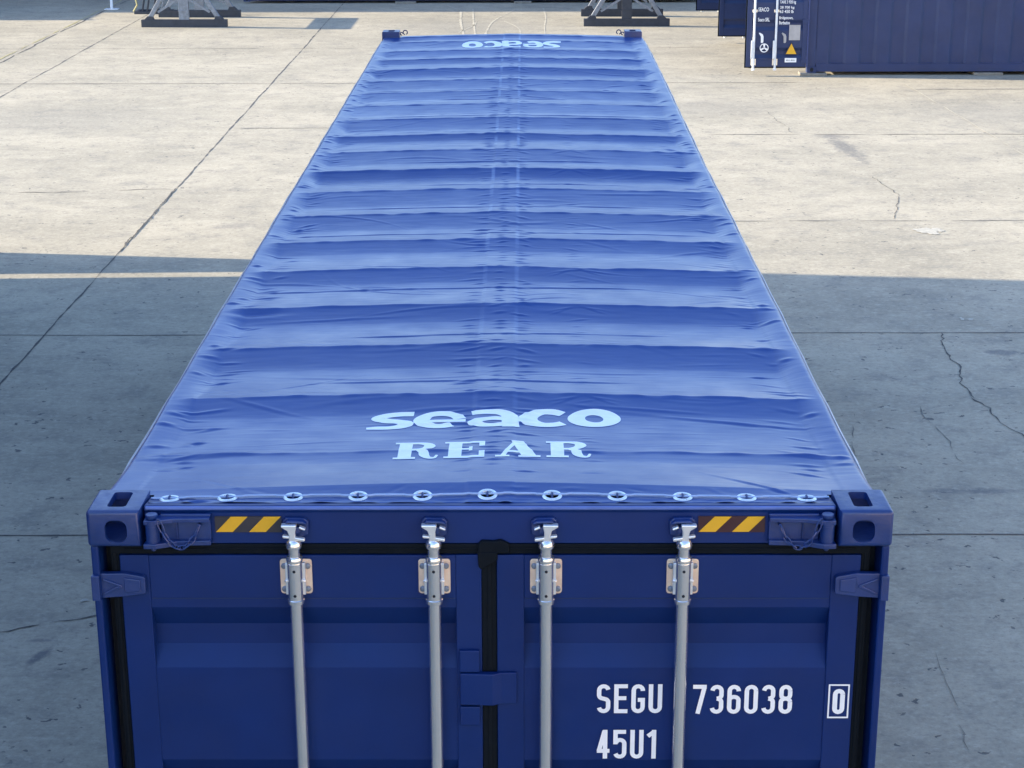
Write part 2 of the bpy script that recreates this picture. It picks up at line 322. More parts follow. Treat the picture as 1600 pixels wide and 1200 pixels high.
# heavy rounded lower-case word, x-height 1 unit
def heavy(ch):
    out = []
    def C(pts, sub=7): out.append(stroke(pts, True, sub, 5))
    if ch == 'o':
        pts = []
        n = 48; vs = []; fs = []
        for k in range(n):
            a = 2*math.pi*k/n; ca, sa = math.cos(a), math.sin(a)
            for j in range(6):
                t = j/5; vs.append((.5+(.17+.33*t)*ca-.02*(1-t)*sa, .5+(.215+.285*t)*sa))
        for k in range(n):
            for j in range(5): fs.append((k*6+j, ((k+1)%n)*6+j, ((k+1)%n)*6+j+1, k*6+j+1))
        return [(vs, fs)], 1.0
    if ch == 'c':
        pts = []
        for k in range(11):
            a = R(44+k*(272/10)); wd = .24+.13*abs(math.cos(a/1.0)) if 100 < math.degrees(a) < 260 else .24
            pts.append((.52+(.5-wd/2)*math.cos(a)*1.12, .5+(.5-wd/2)*math.sin(a), wd))
        C(pts, 5); return out, .93
    if ch == 'e':
        pts = [(.98, .49, .17), (.62, .49, .17), (.16, .49, .17)]
        out.append(stroke([(.14, .45, .16), (.5, .45, .16), (.98, .45, .16)], False, 1, 4))
        pts = [(.86, .46, .26)]
        for k in range(11):
            a = R(8+k*(300/10)); wd = .30 if 130 < math.degrees(a) < 240 else .245
            pts.append((.5+(.5-wd/2)*math.cos(a), .5+(.5-wd/2)*math.sin(a), wd))
        C(pts[1:], 5); return out, 1.0
    if ch == 'a':
        out.append(quadpatch((.68, 0), (1.0, 0), (.97, .62), (.66, .62), 5, 8))
        C([(.10, .87, .22), (.38, .90, .21), (.64, .86, .25), (.80, .70, .31), (.82, .52, .31)])
        C([(.74, .50, .20), (.46, .52, .20), (.22, .42, .25), (.17, .29, .28), (.27, .14, .24), (.50, .115, .20), (.74, .16, .20)])
        return out, 1.0
    if ch == 's':
        C([(.86, .89, .22), (.60, .895, .21), (.34, .84, .24), (.20, .70, .27), (.34, .56, .27), (.56, .47, .27), (.74, .35, .29), (.66, .18, .26), (.44, .105, .21), (.22, .11, .20), (.02, .10, .13)])
        return out, .88
def slab(ch):
    out = []; T = .10
    if ch == 'E':
        out += [rectgrid(.10, .40, 0, 1, 3, 8), rectgrid(0, .10, 0, T, 2, 1), rectgrid(0, .10, 1-T, 1, 2, 1),
                rectgrid(.40, .92, 0, T*1.2, 5, 1), rectgrid(.40, .92, 1-T*1.2, 1, 5, 1), rectgrid(.79, .92, T*1.2, .36, 1, 3), rectgrid(.79, .92, .66, 1-T*1.2, 1, 3),
                rectgrid(.40, .56, .45, .57, 2, 1), rectgrid(.56, .64, .38, .65, 1, 2)]
    if ch == 'R':
        out += [rectgrid(.10, .40, 0, 1, 3, 8), rectgrid(0, .10, 0, T, 2, 1), rectgrid(0, .10, 1-T, 1, 2, 1), rectgrid(.40, .50, 0, T, 1, 1)]
        out += [stroke([(.40, .94, .12), (.56, .935, .13), (.72, .88, .20), (.79, .74, .27), (.71, .59, .20), (.55, .51, .13), (.40, .50, .12)], True, 5, 2)]
        out += [stroke([(.54, .48, .12), (.66, .38, .22), (.70, .20, .22), (.80, .06, .13), (.93, .05, .08), (.985, .20, .06)], True, 5, 2)]
    if ch == 'A':
        out += [quadpatch((.56, T), (.90, T), (.61, 1), (.34, 1), 3, 8), quadpatch((.10, T), (.215, T), (.475, .90), (.40, 1), 2, 8),
                rectgrid(-.02, .30, 0, T, 3, 1), rectgrid(.50, 1.0, 0, T, 4, 1), rectgrid(.24, .60, .25, .35, 4, 1)]
    return out

# ------------------------------------------------------------------ ground and its marks
g = MB(); g.add([(-400, -400, 0), (400, -400, 0), (400, 600, 0), (-400, 600, 0)], [(0, 1, 2, 3)])
ground = struct(g.build('ground', CONC))
def jag(p, q, step=0.18, amp=0.012):
    p, q = np.array(p, float), np.array(q, float); L = np.linalg.norm(q-p); n = max(2, int(L/step)); t = (q-p)/L; nn = np.array([-t[1], t[0]])
    off = 0; out = []
    for i in range(n+1):
        off = off*0.75 + random.gauss(0, amp); out.append(p+(q-p)*i/n + nn*off)
    return out
def ribbon(mb, pts, w, z, wvar=0.5, mi=0, gaps=0.0):
    run = []
    def flush():
        if len(run) > 1:
            vs = []; 
            for i, p in enumerate(run):
                a = run[max(0, i-1)]; b = run[min(len(run)-1, i+1)]; t = (b-a)/(np.linalg.norm(b-a)+1e-9); n = np.array([-t[1], t[0]])
                ww = w*(1+random.uniform(-wvar, wvar))/2
                if i in (0, len(run)-1): ww *= 0.3
                vs += [(*(p-n*ww), z), (*(p+n*ww), z)]
            mb.add(vs, [(2*i, 2*i+2, 2*i+3, 2*i+1) for i in range(len(run)-1)], mi)
        run.clear()
    for p in pts:
        run.append(p)
        if random.random() < gaps: flush()
    flush()
jm = MB()
for x, w in ((-4.57, 0.034), (-9.18, 0.03)):
    ribbon(jm, jag((x, -12), (x, 60), 0.16, 0.0035), w*.48, 0.004, .75)
ribbon(jm, jag((-4.57, 18.84), (-4.57, 15.2), 0.06, 0.006), 0.018, 0.008, 0.9)
ribbon(jm, jag((-10.42, 20), (-10.42, 50), 0.25, 0.015), 0.03, 0.004, gaps=0.06)
for y, xa, xb, w, gp in ((1.75, -12, 12, .018, 0), (6.75, -12, 12, .016, 0), (11.80, -12, 2.2, .012, .05), (11.86, 2.2, 12, .014, .03), (28.45, -13, 5.4, .022, 0), (33.5, -13, 4, .02, .1)):
    ribbon(jm, jag((xa, y), (xb, y), 0.2, 0.004), w, 0.0042, 0.35, gaps=gp)
ribbon(jm, jag((4.18, 11.86), (3.98, 9.83), 0.07, 0.014), 0.013, 0.0045, 0.6)
ribbon(jm, jag((3.98, 9.83), (4.25, 8.60), 0.07, 0.013), 0.011, 0.0045, 0.6)
ribbon(jm, jag((4.25, 8.6), (4.9, 7.3), 0.07, 0.012), 0.009, 0.0045, 0.6, gaps=.1)
ribbon(jm, jag((-3.35, 5.12), (-2.55, 5.45), 0.06, 0.008), 0.014, 0.0045, 0.7, gaps=.2)
ribbon(jm, jag((-9, 18.25), (-4.6, 18.84), 0.12, 0.02), 0.014, 0.0045, 0.6, gaps=.15)
ribbon(jm, jag((4.2, 25.2), (4.35, 23.0), 0.12, 0.02), 0.006, 0.0045, 0.6, gaps=.1)
ribbon(jm, jag((4.95, 19.6), (5.05, 18.3), 0.07, 0.012), 0.009, 0.0045, 0.6)
ribbon(jm, jag((5.05, 18.3), (4.72, 16.9), 0.07, 0.012), 0.009, 0.0045, 0.6)
tag(struct(jm.build('paving_joint', CRACK)), '', ''); 
jo = COL.objects['paving_joint']; del jo['label']; del jo['category']
jl = MB()
for y, xa, xb, w, gp in ((16.82, 2.0, 12, .02, .12), (22.95, 2.4, 14, .025, .10), (27.6, 7.2, 12, .05, .0), (23.6, -4.5, -1, .02, .3)):
    ribbon(jl, jag((xa, y), (xb, y), 0.2, 0.006), w, 0.0044, 0.4, gaps=gp)
ribbon(jl, jag((2.9, 9.4), (2.7, 8.3), 0.1, 0.012), 0.01, 0.0044, .5, gaps=.1)
ribbon(jl, jag((3.5, 9.6), (3.55, 8.2), 0.1, 0.012), 0.008, 0.0044, .5, gaps=.2)
ribbon(jl, jag((2.62, 4.9), (2.42, 2.2), 0.1, 0.01), 0.004, 0.0044, .5, gaps=.15)
struct(jl.build('worn_paving_joint', CRACKL))
js = MB(); ribbon(js, jag((7.15, 28.3), (7.55, 19.5), 0.2, 0.006), 0.014, 0.0048, .6, gaps=.12); 
struct(js.build('filled_paving_joint', TYRE))
def blob(mb, cx, cy, rx, ry, z, n=60, rough=0.35, ang=0):
    ph = [random.uniform(0, 6.28) for _ in range(4)]; vs = [(cx, cy, z)]
    for k in range(n):
        a = 2*math.pi*k/n; r = 1+rough*(math.sin(2*a+ph[0])*.5+math.sin(3*a+ph[1])*.5+math.sin(5*a+ph[2])*.4+math.sin(9*a+ph[3])*.3+math.sin(17*a+ph[0])*.22+random.gauss(0,.12))*.8
        x, y = rx*r*math.cos(a), ry*r*math.sin(a); vs.append((cx+x*math.cos(ang)-y*math.sin(ang), cy+x*math.sin(ang)+y*math.cos(ang), z))
    mb.add(vs, [(0, 1+k, 1+(k+1) % n) for k in range(n)])
pm = MB(); blob(pm, 4.98, 16.25, .13, .16, .0052); blob(pm, 5.12, 16.3, .07, .1, .0056); blob(pm, 4.5, 12.35, .02, .05, .005); blob(pm, 4.58, 12.33, .03, .04, .005); blob(pm, -2.75, 5.65, .03, .018, .005, ang=.3)
struct(pm.build('white_spill', PLASTER))
# pale tyre scuffs on the concrete beyond the container
tm = MB()
def arcpts(pts, n=24): 
    q = strip_pts([(x, y, 1) for x, y in pts], n); return [p[:2] for p in q]
for pts, w in (([(-1.20, 35.2), (-1.27, 36.5), (-1.38, 38.4), (-1.45, 40.9)], .09), ([(-0.95, 35.4), (-1.0, 36.6), (-1.08, 38.6), (-1.16, 41.2)], .07), ([(-1.35, 36.2), (-1.18, 37.0), (-1.04, 37.6), (-1.0, 38.4)], .05),
               ([(-0.75, 35.0), (-0.72, 36.6), (-0.58, 38.6), (-0.1, 41.0)], .08), ([(-0.35, 38.5), (-0.1, 37.6), (0.02, 36.8), (0.05, 35.9)], .05), ([(.60, 35.8), (.61, 37.5), (.66, 39.3), (.62, 41.3)], .06), ([(-2.2, 43.2), (-1.7, 41.6), (-1.3, 40.4)], .06)):
    ribbon(tm, arcpts(pts), w*.6, .0046, .45, gaps=.03)
struct(tm.build('tyre_mark', TYRE))
ym = MB(); ribbon(ym, jag((-10.56, 22), (-10.56, 48), .3, .006), .035, .0052, .4, gaps=.08)
struct(ym.build('yellow_ground_line', YELP))

# ------------------------------------------------------------------ main container
CT = thing('shipping_container', 'navy open-top container in the foreground under the blue tarpaulin, rear doors facing the viewer', 'shipping container', (0, 0, 0))
def casting_mesh():
    b = MB(); b.box(0, .162, 0, .178, 0, .118); me0 = b.build('corner_casting', PAINT_C)
    bm = bmesh.new(); bm.from_mesh(me0.data)
    ed = [e for e in bm.edges if sum(1 for v in e.verts if v.co.x < .001) == 2 or sum(1 for v in e.verts if v.co.y < .001) == 2]
    bmesh.ops.bevel(bm, geom=ed, offset=.013, segments=4, profile=.5, affect='EDGES'); bm.to_mesh(me0.data); bm.free()
    def cut(mb):
        c = mb.build('cutter', DARK); m = me0.modifiers.new('b', 'BOOLEAN'); m.operation = 'DIFFERENCE'; m.object = c; m.solver = 'EXACT'
        bpy.context.view_layer.update(); dg = bpy.context.evaluated_depsgraph_get()
        me = bpy.data.meshes.new_from_object(me0.evaluated_get(dg)); me0.modifiers.clear(); me0.data = me; bpy.data.objects.remove(c)
    def rr(cx, cz, w, h, r, n=5):
        out = []
        for sx, sz, a0 in ((1, 1, 0), (-1, 1, 90), (-1, -1, 180), (1, -1, 270)):
            for k in range(n+1):
                a = R(a0+90*k/n); out.append((cx+sx*(w/2-r)+r*math.cos(a), cz+sz*(h/2-r)+r*math.sin(a)))
        return out
    cut(MB().box(.012+.003, .150, .014, .166, .014, .094))
    cut(MB().prism(rr(.089, .052, .067, .072, .026), -.02, .05, 'y'))
    cut(MB().prism(rr(.086, .098, .058, .122, .012), .05, .14, 'z'))
    cut(MB().prism(rr(.09, .052, .072, .066, .026), -.02, .05, 'x'))
    me0.data.shade_smooth(); me0.data.set_sharp_from_angle(angle=R(32))
    return me0
cc = casting_mesh(); cc.parent = CT; cc.location = (-1.219, 0, 2.778)
castings = [cc]
for x, y, z, sx, sy, sz in ((1.219, 0, 2.778, -1, 1, 1), (-1.219, 12.192, 2.778, 1, -1, 1), (1.219, 12.192, 2.778, -1, -1, 1),
                            (-1.219, 0, .118, 1, 1, -1), (1.219, 0, .118, -1, 1, -1), (-1.219, 12.192, .118, 1, -1, -1), (1.219, 12.192, .118, -1, -1, -1)):
    c = cc.copy(); COL.objects.link(c); c.parent = CT; c.location = (x, y, z); c.scale = (sx, sy, sz); castings.append(c)
DY = 0.040   # outer face of the doors
# rear posts: rounded outer flange with a recessed inner web
for s in (-1, 1):
    p = MB(); p.box(min(s*1.190, s*1.214), max(s*1.190, s*1.214), .010, .150, .118, 2.778)
    p.box(min(s*1.150, s*1.190), max(s*1.150, s*1.190), .118, .160, .118, 2.778)
    p.build('corner_post', PAINT, CT, bevel=.006)
    d = MB(); d.box(min(s*1.137, s*1.1895), max(s*1.137, s*1.1895), .108, .1175, .118, 2.774); d.build('recess_shade', DARK, CT)  # black strip painted in for the shade between post and gasket
    f = MB(); f.box(min(s*1.10, s*1.214), max(s*1.10, s*1.214), 12.03, 12.18, .118, 2.778); f.build('corner_post', PAINT, CT, bevel=.006)
# side walls, rails
def corrugated(x, y0, y1, z0, z1, pitch, depth, s, axis='y'):
    sf = .24 if pitch < .4 else .09
    b = MB(); pr = []; y = y0; 
    while y < y1-1e-6:
        for dy, dd in ((0, 0), (pitch*(.5-sf), 0), (pitch*.5, depth), (pitch*(1-sf), depth)):
            if y+dy <= y1: pr.append((y+dy, x-s*dd))
        y += pitch
    pr.append((y1, x)); vs = []
    for (yy, xx) in pr:
        vs += [((xx, yy, z0) if axis == 'y' else (yy, xx, z0)), ((xx, yy, z1) if axis == 'y' else (yy, xx, z1))]
    b.add(vs, [(2*i, 2*i+2, 2*i+3, 2*i+1) for i in range(len(pr)-1)]); return b
for s in (-1, 1):
    o = corrugated(s*1.195, .16, 12.03, .16, 2.74, .278, .036, s).build('side_wall', PAINT, CT); m = o.modifiers.new('t', 'SOLIDIFY'); m.thickness = .004
    t = MB(); t.box(min(s*1.145, s*1.206), max(s*1.145, s*1.206), .179, 12.012, 2.745, 2.825); t.build('top_rail', PAINT, CT, bevel=.01, seg=3)
    t = MB(); t.box(min(s*1.13, s*1.206), max(s*1.13, s*1.206), .179, 12.012, .03, .16); t.build('bottom_rail', PAINT, CT, bevel=.004)
MB().box(-1.13, 1.13, .18, 12.01, .13, .155).build('floor_panel', simple('plywood', (.3, .2, .12)), CT)
o = corrugated(12.10, -1.10, 1.10, .16, 2.74, .25, .036, 1, 'x').build('end_wall', PAINT, CT); m = o.modifiers.new('t', 'SOLIDIFY'); m.thickness = .004
MB().box(-1.055, 1.055, 12.06, 12.17, 2.74, 2.828).build('end_header', PAINT, CT, bevel=.006)
MB().box(-1.055, 1.055, .02, .16, .02, .12).build('door_sill', PAINT, CT, bevel=.006)
# swinging door header with its lip
h = MB(); h.prism([(.050, 2.770), (.052, 2.872), (.046, 2.882), (.050, 2.890), (.060, 2.892), (.155, 2.880), (.155, 2.770)], -1.052, 1.052, 'x')
header = h.build('door_header', PAINT, CT, bevel=.0025)
h = MB(); h.tube([(-1.046, .051, 2.886), (1.046, .051, 2.886)], .0065, 8); h.build('header_lip', LIP, CT, smooth=True)
# hinged header brackets with pins and chains
for s in (-1, 1):
    b = MB()
    def mx(poly): return [(s*x, z) for x, z in poly]
    b.box(min(s*.848, s*1.0), max(s*.848, s*1.0), .034, .0495, 2.782, 2.872)
    b.prism([(s*.848, .049), (s*1.045, .049), (s*1.045, -.004), (s*1.01, -.006), (s*.96, .012), (s*.848, .016)], 2.852, 2.866, 'z')
    b.prism([(s*.848, .049), (s*1.045, .049), (s*1.048, -.010), (s*1.01, -.012), (s*.95, .014), (s*.848, .020)], 2.776, 2.792, 'z')
    b.box(min(s*.948, s*.953), max(s*.948, s*.953), .026, .034, 2.793, 2.851)
    b.build('header_bracket', PAINT_C, CT, bevel=.003)
    k = MB(); pts, rs = lathe([(2.792, .0215), (2.845, .0215), (2.846, .0235), (2.864, .0235)], s*1.022, .016); k.tube(pts, rs, 20)
    k.build('pin_knuckle', PAINT_C, CT, smooth=True)
    k = MB(); pts, rs = lathe([(2.760, .004), (2.764, .008), (2.772, .008), (2.866, .009), (2.868, .0165), (2.872, .0185), (2.879, .0185), (2.881, .0165)], s*1.022, .016); k.tube(pts, rs, 20)
    k.build('header_pin', PAINT_C, CT, smooth=True)
    ch = MB(); A = Vector((s*1.000, -.002, 2.868)); B = Vector((s*.880, .020, 2.842)); C_ = []
    nL = 9
    for i in range(nL):
        t = i/(nL-1); p = A.lerp(B, t); p.z -= .076*(1-(2*t-1)**2)**.85; p.y -= .016*math.sin(math.pi*t); C_.append(p)
    for i in range(nL-1):
        a, b2 = C_[i], C_[i+1]; t = (b2-a).normalized(); mid = (a+b2)/2; L = (b2-a).length*.5+.005
        side = t.cross(Vector((0, 1, 0))).normalized(); n2 = Vector((0, 1, 0)) 
        sd = side if i % 2 == 0 else (side*.35+n2*.94).normalized()
        ring = []
        for q in range(12):
            an = 2*math.pi*q/12; cx_, sx_ = math.cos(an), math.sin(an)
            ring.append(mid + t*(cx_*L) + sd*(sx_*.0068))
        ch.tube(ring, .0023, 6, closed=True)
    ch.build('pin_chain', PAINT_C, CT, smooth=True)
    MB().tube([B+Vector((0, .008, 0)), B+Vector((0, -.004, 0))], .006, 10).build('chain_eye', PAINT_C, CT)
    # striped marker on the header
    x0 = -.837 if s < 0 else .635
    d = MB(); d.box(x0, x0+.203, .0475, .0505, 2.808, 2.860); mk = d.build('hazard_marker', DECK if s < 0 else DECM, CT)
    mk['label'] = 'dark grey marker with two yellow slanted stripes' if s < 0 else 'maroon marker with two yellow slanted stripes'
    for bx in (.002, .103):
        d = MB(); d.prism([(x0+bx, 2.8095), (x0+bx+.051, 2.8095), (x0+bx+.0985, 2.8595), (x0+bx+.0475, 2.8595)], .0462, .0480, 'y'); d.build('yellow_stripe', YEL, mk)
# centre rubber lump where the gaskets meet
MB().prism([(-.036, 2.772), (-.024, 2.784), (.012, 2.782), (.034, 2.786), (.060, 2.774), (.060, 2.742), (-.036, 2.742)], .034, .0525, 'y').build('gasket_flap', RUBBER, CT, bevel=.004)
MB().prism([(-.038, 2.748), (.024, 2.748), (.024, 2.722), (-.026, 2.690), (-.034, 2.700)], .030, .0405, 'y').build('gasket_flap', RUBBER, CT, bevel=.003)

# doors
def rod_kit(parent, x, mirror, bottom=.06):
    s = mirror
    r = MB(); r.tube([(x, .010, bottom), (x, .010, 2.60)], .0195, 24); r.build('lock_rod', ZINC, parent, smooth=True)
    b = MB(); W_, H_ = .049, .0575; cz = 2.668; poly = []
    for sx, sz, a0 in ((1, 1, 0), (-1, 1, 90), (-1, -1, 180), (1, -1, 270)):
        for k in range(5):
            a = R(a0+90*k/4); poly.append((x+sx*(W_-.01)+.01*math.cos(a), cz+sz*(H_-.01)+.01*math.sin(a)))
    b.prism(poly, .033, .0395, 'y'); 
    b.build('rod_bracket', ZWARM, parent, bevel=.0015)
    for sx in (-1, 1):
        for dz in (-.040, .036):
            q = MB(); q.tube([(x+sx*.036, .034, cz+dz), (x+sx*.036, .027, cz+dz), (x+sx*.036, .0245, cz+dz)], [.0092, .0092, .005], 8)
            q.build('bracket_bolt', BOLT, parent)
    q = MB()
    for sx in (-1, 1):
        q.box(x+sx*.0245-.006, x+sx*.0245+.006, .012, .033, cz-.052, cz+.052)
        q.tube([(x+sx*.024, .004, cz-.004), (x+sx*.031, .010, cz-.004)], .005, 8)
    q.build('bearing_cheek', ZCAST, parent, bevel=.002)
    c = MB(); pts, rs = lathe([(2.590, .0205), (2.591, .0255), (2.603, .0262), (2.605, .0235), (2.724, .0235), (2.726, .0215), (2.728, .0250), (2.738, .0262), (2.744, .0235), (2.746, .0180), (2.772, .0180), (2.774, .0235), (2.784, .0250), (2.796, .0200), (2.800, .015)], x, .010)
    c.tube(pts, rs, 26); c.build('bearing_sleeve', ZINC, parent, smooth=True)
    for dz in (2.703, 2.622): MB().tube([(x, -.0128, dz), (x, -.0142, dz)], .0048, 10).build('sleeve_hole', DARK, parent)
    # cam: stem, flared anvil to one side, small fingers to the other
    c = MB()
    def X(d): return x+s*d
    c.prism([(X(-.008), 2.796), (X(.014), 2.796), (X(.012), 2.816), (X(.017), 2.832), (X(.036), 2.844), (X(.036), 2.850), (X(-.010), 2.850), (X(-.010), 2.842), (X(-.006), 2.826)], -.004, .020, 'y')
    c.prism([(X(-.020), 2.846), (X(-.038), 2.838), (X(-.036), 2.832), (X(-.018), 2.839)], -.002, .016, 'y')
    c.prism([(X(-.006), 2.802), (X(-.034), 2.798), (X(-.036), 2.803), (X(-.034), 2.808), (X(-.006), 2.812)], -.006, .010, 'y')
    c.prism([(X(.012), 2.806), (X(.030), 2.808), (X(.034), 2.813), (X(.030), 2.817), (X(.012), 2.814)], -.002, .014, 'y')
    c.build('rod_cam', ZCAST, parent, bevel=.0035, seg=3)
def keeper(x, s):
    k = MB()
    def X(d): return x+s*d
    k.prism([(X(-.040), 2.806), (X(-.042), 2.846), (X(-.030), 2.858), (X(.026), 2.860), (X(.036), 2.850), (X(.034), 2.806), (X(.016), 2.798), (X(-.020), 2.798)], .034, .0505, 'y')
    k.box(X(-.006)-.012, X(-.006)+.012, .012, .034, 2.818, 2.838)
    k.prism([(X(-.040), 2.848), (X(-.026), 2.857), (X(.020), 2.859), (X(.028), 2.851), (X(.018), 2.852), (X(-.026), 2.850)], .010, .034, 'y')
    k.build('cam_keeper', PAINT_C, CT, bevel=.004, seg=3)
for x, s in ((-.592, -1), (-.170, -1), (.168, 1), (.588, 1)): keeper(x, s)
def hinge_prism(s, z):
    b = MB()
    b.box(min(s*1.192, s*1.2165), max(s*1.192, s*1.2165), -.004, .060, z-.041, z+.041)
    b.prism([(s*1.190, z-.041), (s*1.2, z+.041), (s*1.17, z+.040), (s*1.12, z+.041), (s*1.062, z+.030), (s*1.056, z+.024), (s*1.056, z-.024), (s*1.062, z-.028), (s*1.12, z-.036), (s*1.175, z-.040)], .018, .0385, 'y')
    b.prism([(s*1.185, z+.026), (s*1.13, z+.004), (s*1.126, z-.004), (s*1.185, z-.030), (s*1.185, z-.022), (s*1.142, z), (s*1.185, z+.018)], .013, .0182, 'y')
    b.prism([(s*1.12, z+.028), (s*1.07, z+.020), (s*1.07, z-.016), (s*1.12, z-.022)], .0135, .0182, 'y')
    return b
def make_door(s):
    x_in = -.026 if s < 0 else .021; xo = s*1.135
    lo, hi = min(x_in, xo), max(x_in, xo)
    st_o = s*1.046; st_i = -.105 if s < 0 else .105
    f = MB()
    for a, b_ in ((xo, st_o), (x_in, st_i)): f.box(min(a, b_), max(a, b_), DY, DY+.05, .13, 2.735)
    f.box(min(st_o, st_i), max(st_o, st_i), DY+.001, DY+.05, 2.591, 2.734)
    f.box(min(st_o, st_i), max(st_o, st_i), DY+.001, DY+.05, .131, .22)
    door = f.build('door', PAINT, CT, bevel=.0025)
    pr = [(2.591, .004), (2.559, .004)]
    z = 2.559
    while z > .9:
        pr += [(z-.074, .046), (z-.142, .046), (z-.206, .004), (z-.53, .004)]; z -= .53
    pr += [(.22, .004)]
    b = MB(); a_, b2 = min(st_o, st_i), max(st_o, st_i); vs = []
    for zz, d in pr: vs += [(a_, DY+d, zz), (b2, DY+d, zz)]
    b.add(vs, [(2*i, 2*i+1, 2*i+3, 2*i+2) for i in range(len(pr)-1)])
    b.build('door_panel', PAINT, door)
    wl = MB(); wl.tube([(a_+.003, DY+.003, 2.5905), (b2-.003, DY+.003, 2.5905)], .0022, 6); wl.build('weld_seam', PAINT_D, door)
    gk = MB(); e0, e1 = s*1.137, s*1.163
    gk.box(min(e0, e1), max(e0, e1), .050, .084, .12, 2.742); gk.box(min(e0, e1)+.008, max(e0, e1)-.008, .046, .050, .12, 2.742)
    gk.box(min(s*1.163, s*.023), max(s*1.163, s*.023), .047, .080, 2.737, 2.769)
    gk.box(min(s*1.12, s*.023), max(s*1.12, s*.023), .043, .047, 2.752, 2.757)
    gk.build('door_gasket', RUBBER, door, bevel=.003)
    if s > 0:
        cg = MB(); cg.box(-.025, .020, .046, .09, .12, 2.742); cg.box(-.008, .006, .0435, .046, .12, 2.742); cg.build('centre_gasket', RUBBER, door, bevel=.003)
    for z in (2.643, 1.85, 1.05, .30): hinge_prism(s, z).build('door_hinge', PAINT_C, door, bevel=.004, seg=3)
    return door
DL, DR = make_door(-1), make_door(1)
for x, s in ((-.594, -1), (-.170, -1)): rod_kit(DL, x, s)
for x, s in ((.172, 1), (.590, 1)): rod_kit(DR, x, s)
# locking plates over the centre line
for nm, par, a in (('locking_plate', DR, (-.095, .082, 2.235, 2.343)), ('locking_lug', DL, (-.096, -.034, 2.346, 2.420)), ('locking_lug', DL, (-.096, -.034, 2.161, 2.226))):
    b = MB()
    if nm == 'locking_plate':
        b.prism([(-.095, .0385), (-.095, .020), (.006, .014), (.034, .026), (.082, .028), (.082, .0385)], a[2], a[3], 'z')
    else: b.box(a[0], a[1], .024, .0395, a[2], a[3])
    b.build(nm, PAINT, par, bevel=.003)
# painted code on the right door
def place_word(mb, word, x0, x1, z0, z1, y):
    n = len(word); pitch = (x1-x0+.0115)/n; gw = pitch-.0115; H = z1-z0
    for i, ch in enumerate(word):
        if ch == '1': dx = -.006
        else: dx = 0
        for vs, fs in din(ch, gw/H, .138): mb.add([(x0+i*pitch+dx+v[0]*H, y, z0+v[1]*H) for v in vs], fs)
def layer(o):
    """overlapping strokes are set a tenth of a millimetre proud of one another so no two faces share a plane"""
    me = o.data; bmx = bmesh.new(); bmx.from_mesh(me); seen = set(); lay = 0
    for v in bmx.verts:
        if v.index in seen: continue
        st = [v]; seen.add(v.index); comp = []
        while st:
            a = st.pop(); comp.append(a)
            for e in a.link_edges:
                b_ = e.other_vert(a)
                if b_.index not in seen: seen.add(b_.index); st.append(b_)
        for a in comp: a.co.y -= .00003*(lay % 5)
        lay += 1
    bmx.to_mesh(me); bmx.free()
for word, a_, b_, c_, d_ in (('SEGU', .333, .538, 2.197, 2.298), ('736038', .634, .946, 2.195, 2.296), ('45U1', .333, .536, 2.036, 2.138)):
    t = MB(); place_word(t, word, a_, b_, c_, d_, DY-.0012); layer(t.build('code_lettering', WHITE, DR))
t = MB()
for vs, fs in din('0', .038/.088, .17): t.add([(1.0725+v[0]*.088, DY-.0014, 2.194+v[1]*.088) for v in vs], fs)
X0, X1, Z0, Z1, w_ = 1.058, 1.124, 2.180, 2.298, .005
t.box(X0, X1, DY-.002, DY-.0012, Z1-w_, Z1); t.box(X0, X1, DY-.002, DY-.0012, Z0, Z0+w_); t.box(X0, X0+w_, DY-.002, DY-.0012, Z0+w_, Z1-w_); t.box(X1-w_, X1, DY-.002, DY-.0012, Z0+w_, Z1-w_)
t.build('check_digit', WHITE, DR)

# ------------------------------------------------------------------ tarpaulin
NX, NY = 401, 2300
U = np.linspace(-1.30, 1.30, NX); YV = np.concatenate([np.linspace(.085, 4.4, 1080), np.linspace(4.4, 12.12, NY-1080+1)[1:]])
uu, yy = np.meshgrid(U, YV)      # rows along y
bows = np.array([.225, .645, 1.238, 1.867, 2.474, 3.119, 3.696, 4.303, 4.92, 5.525, 6.138, 6.705, 7.347, 7.953, 8.564, 9.163, 9.814, 10.418, 10.97, 11.594, 12.03])
zb = np.full(len(bows), 2.842); zb[0] = 2.868; zb[1] = 2.838; zb[-1] = 2.838
crown = np.full(len(bows), .027); crown[0] = .038; crown[1] = .020
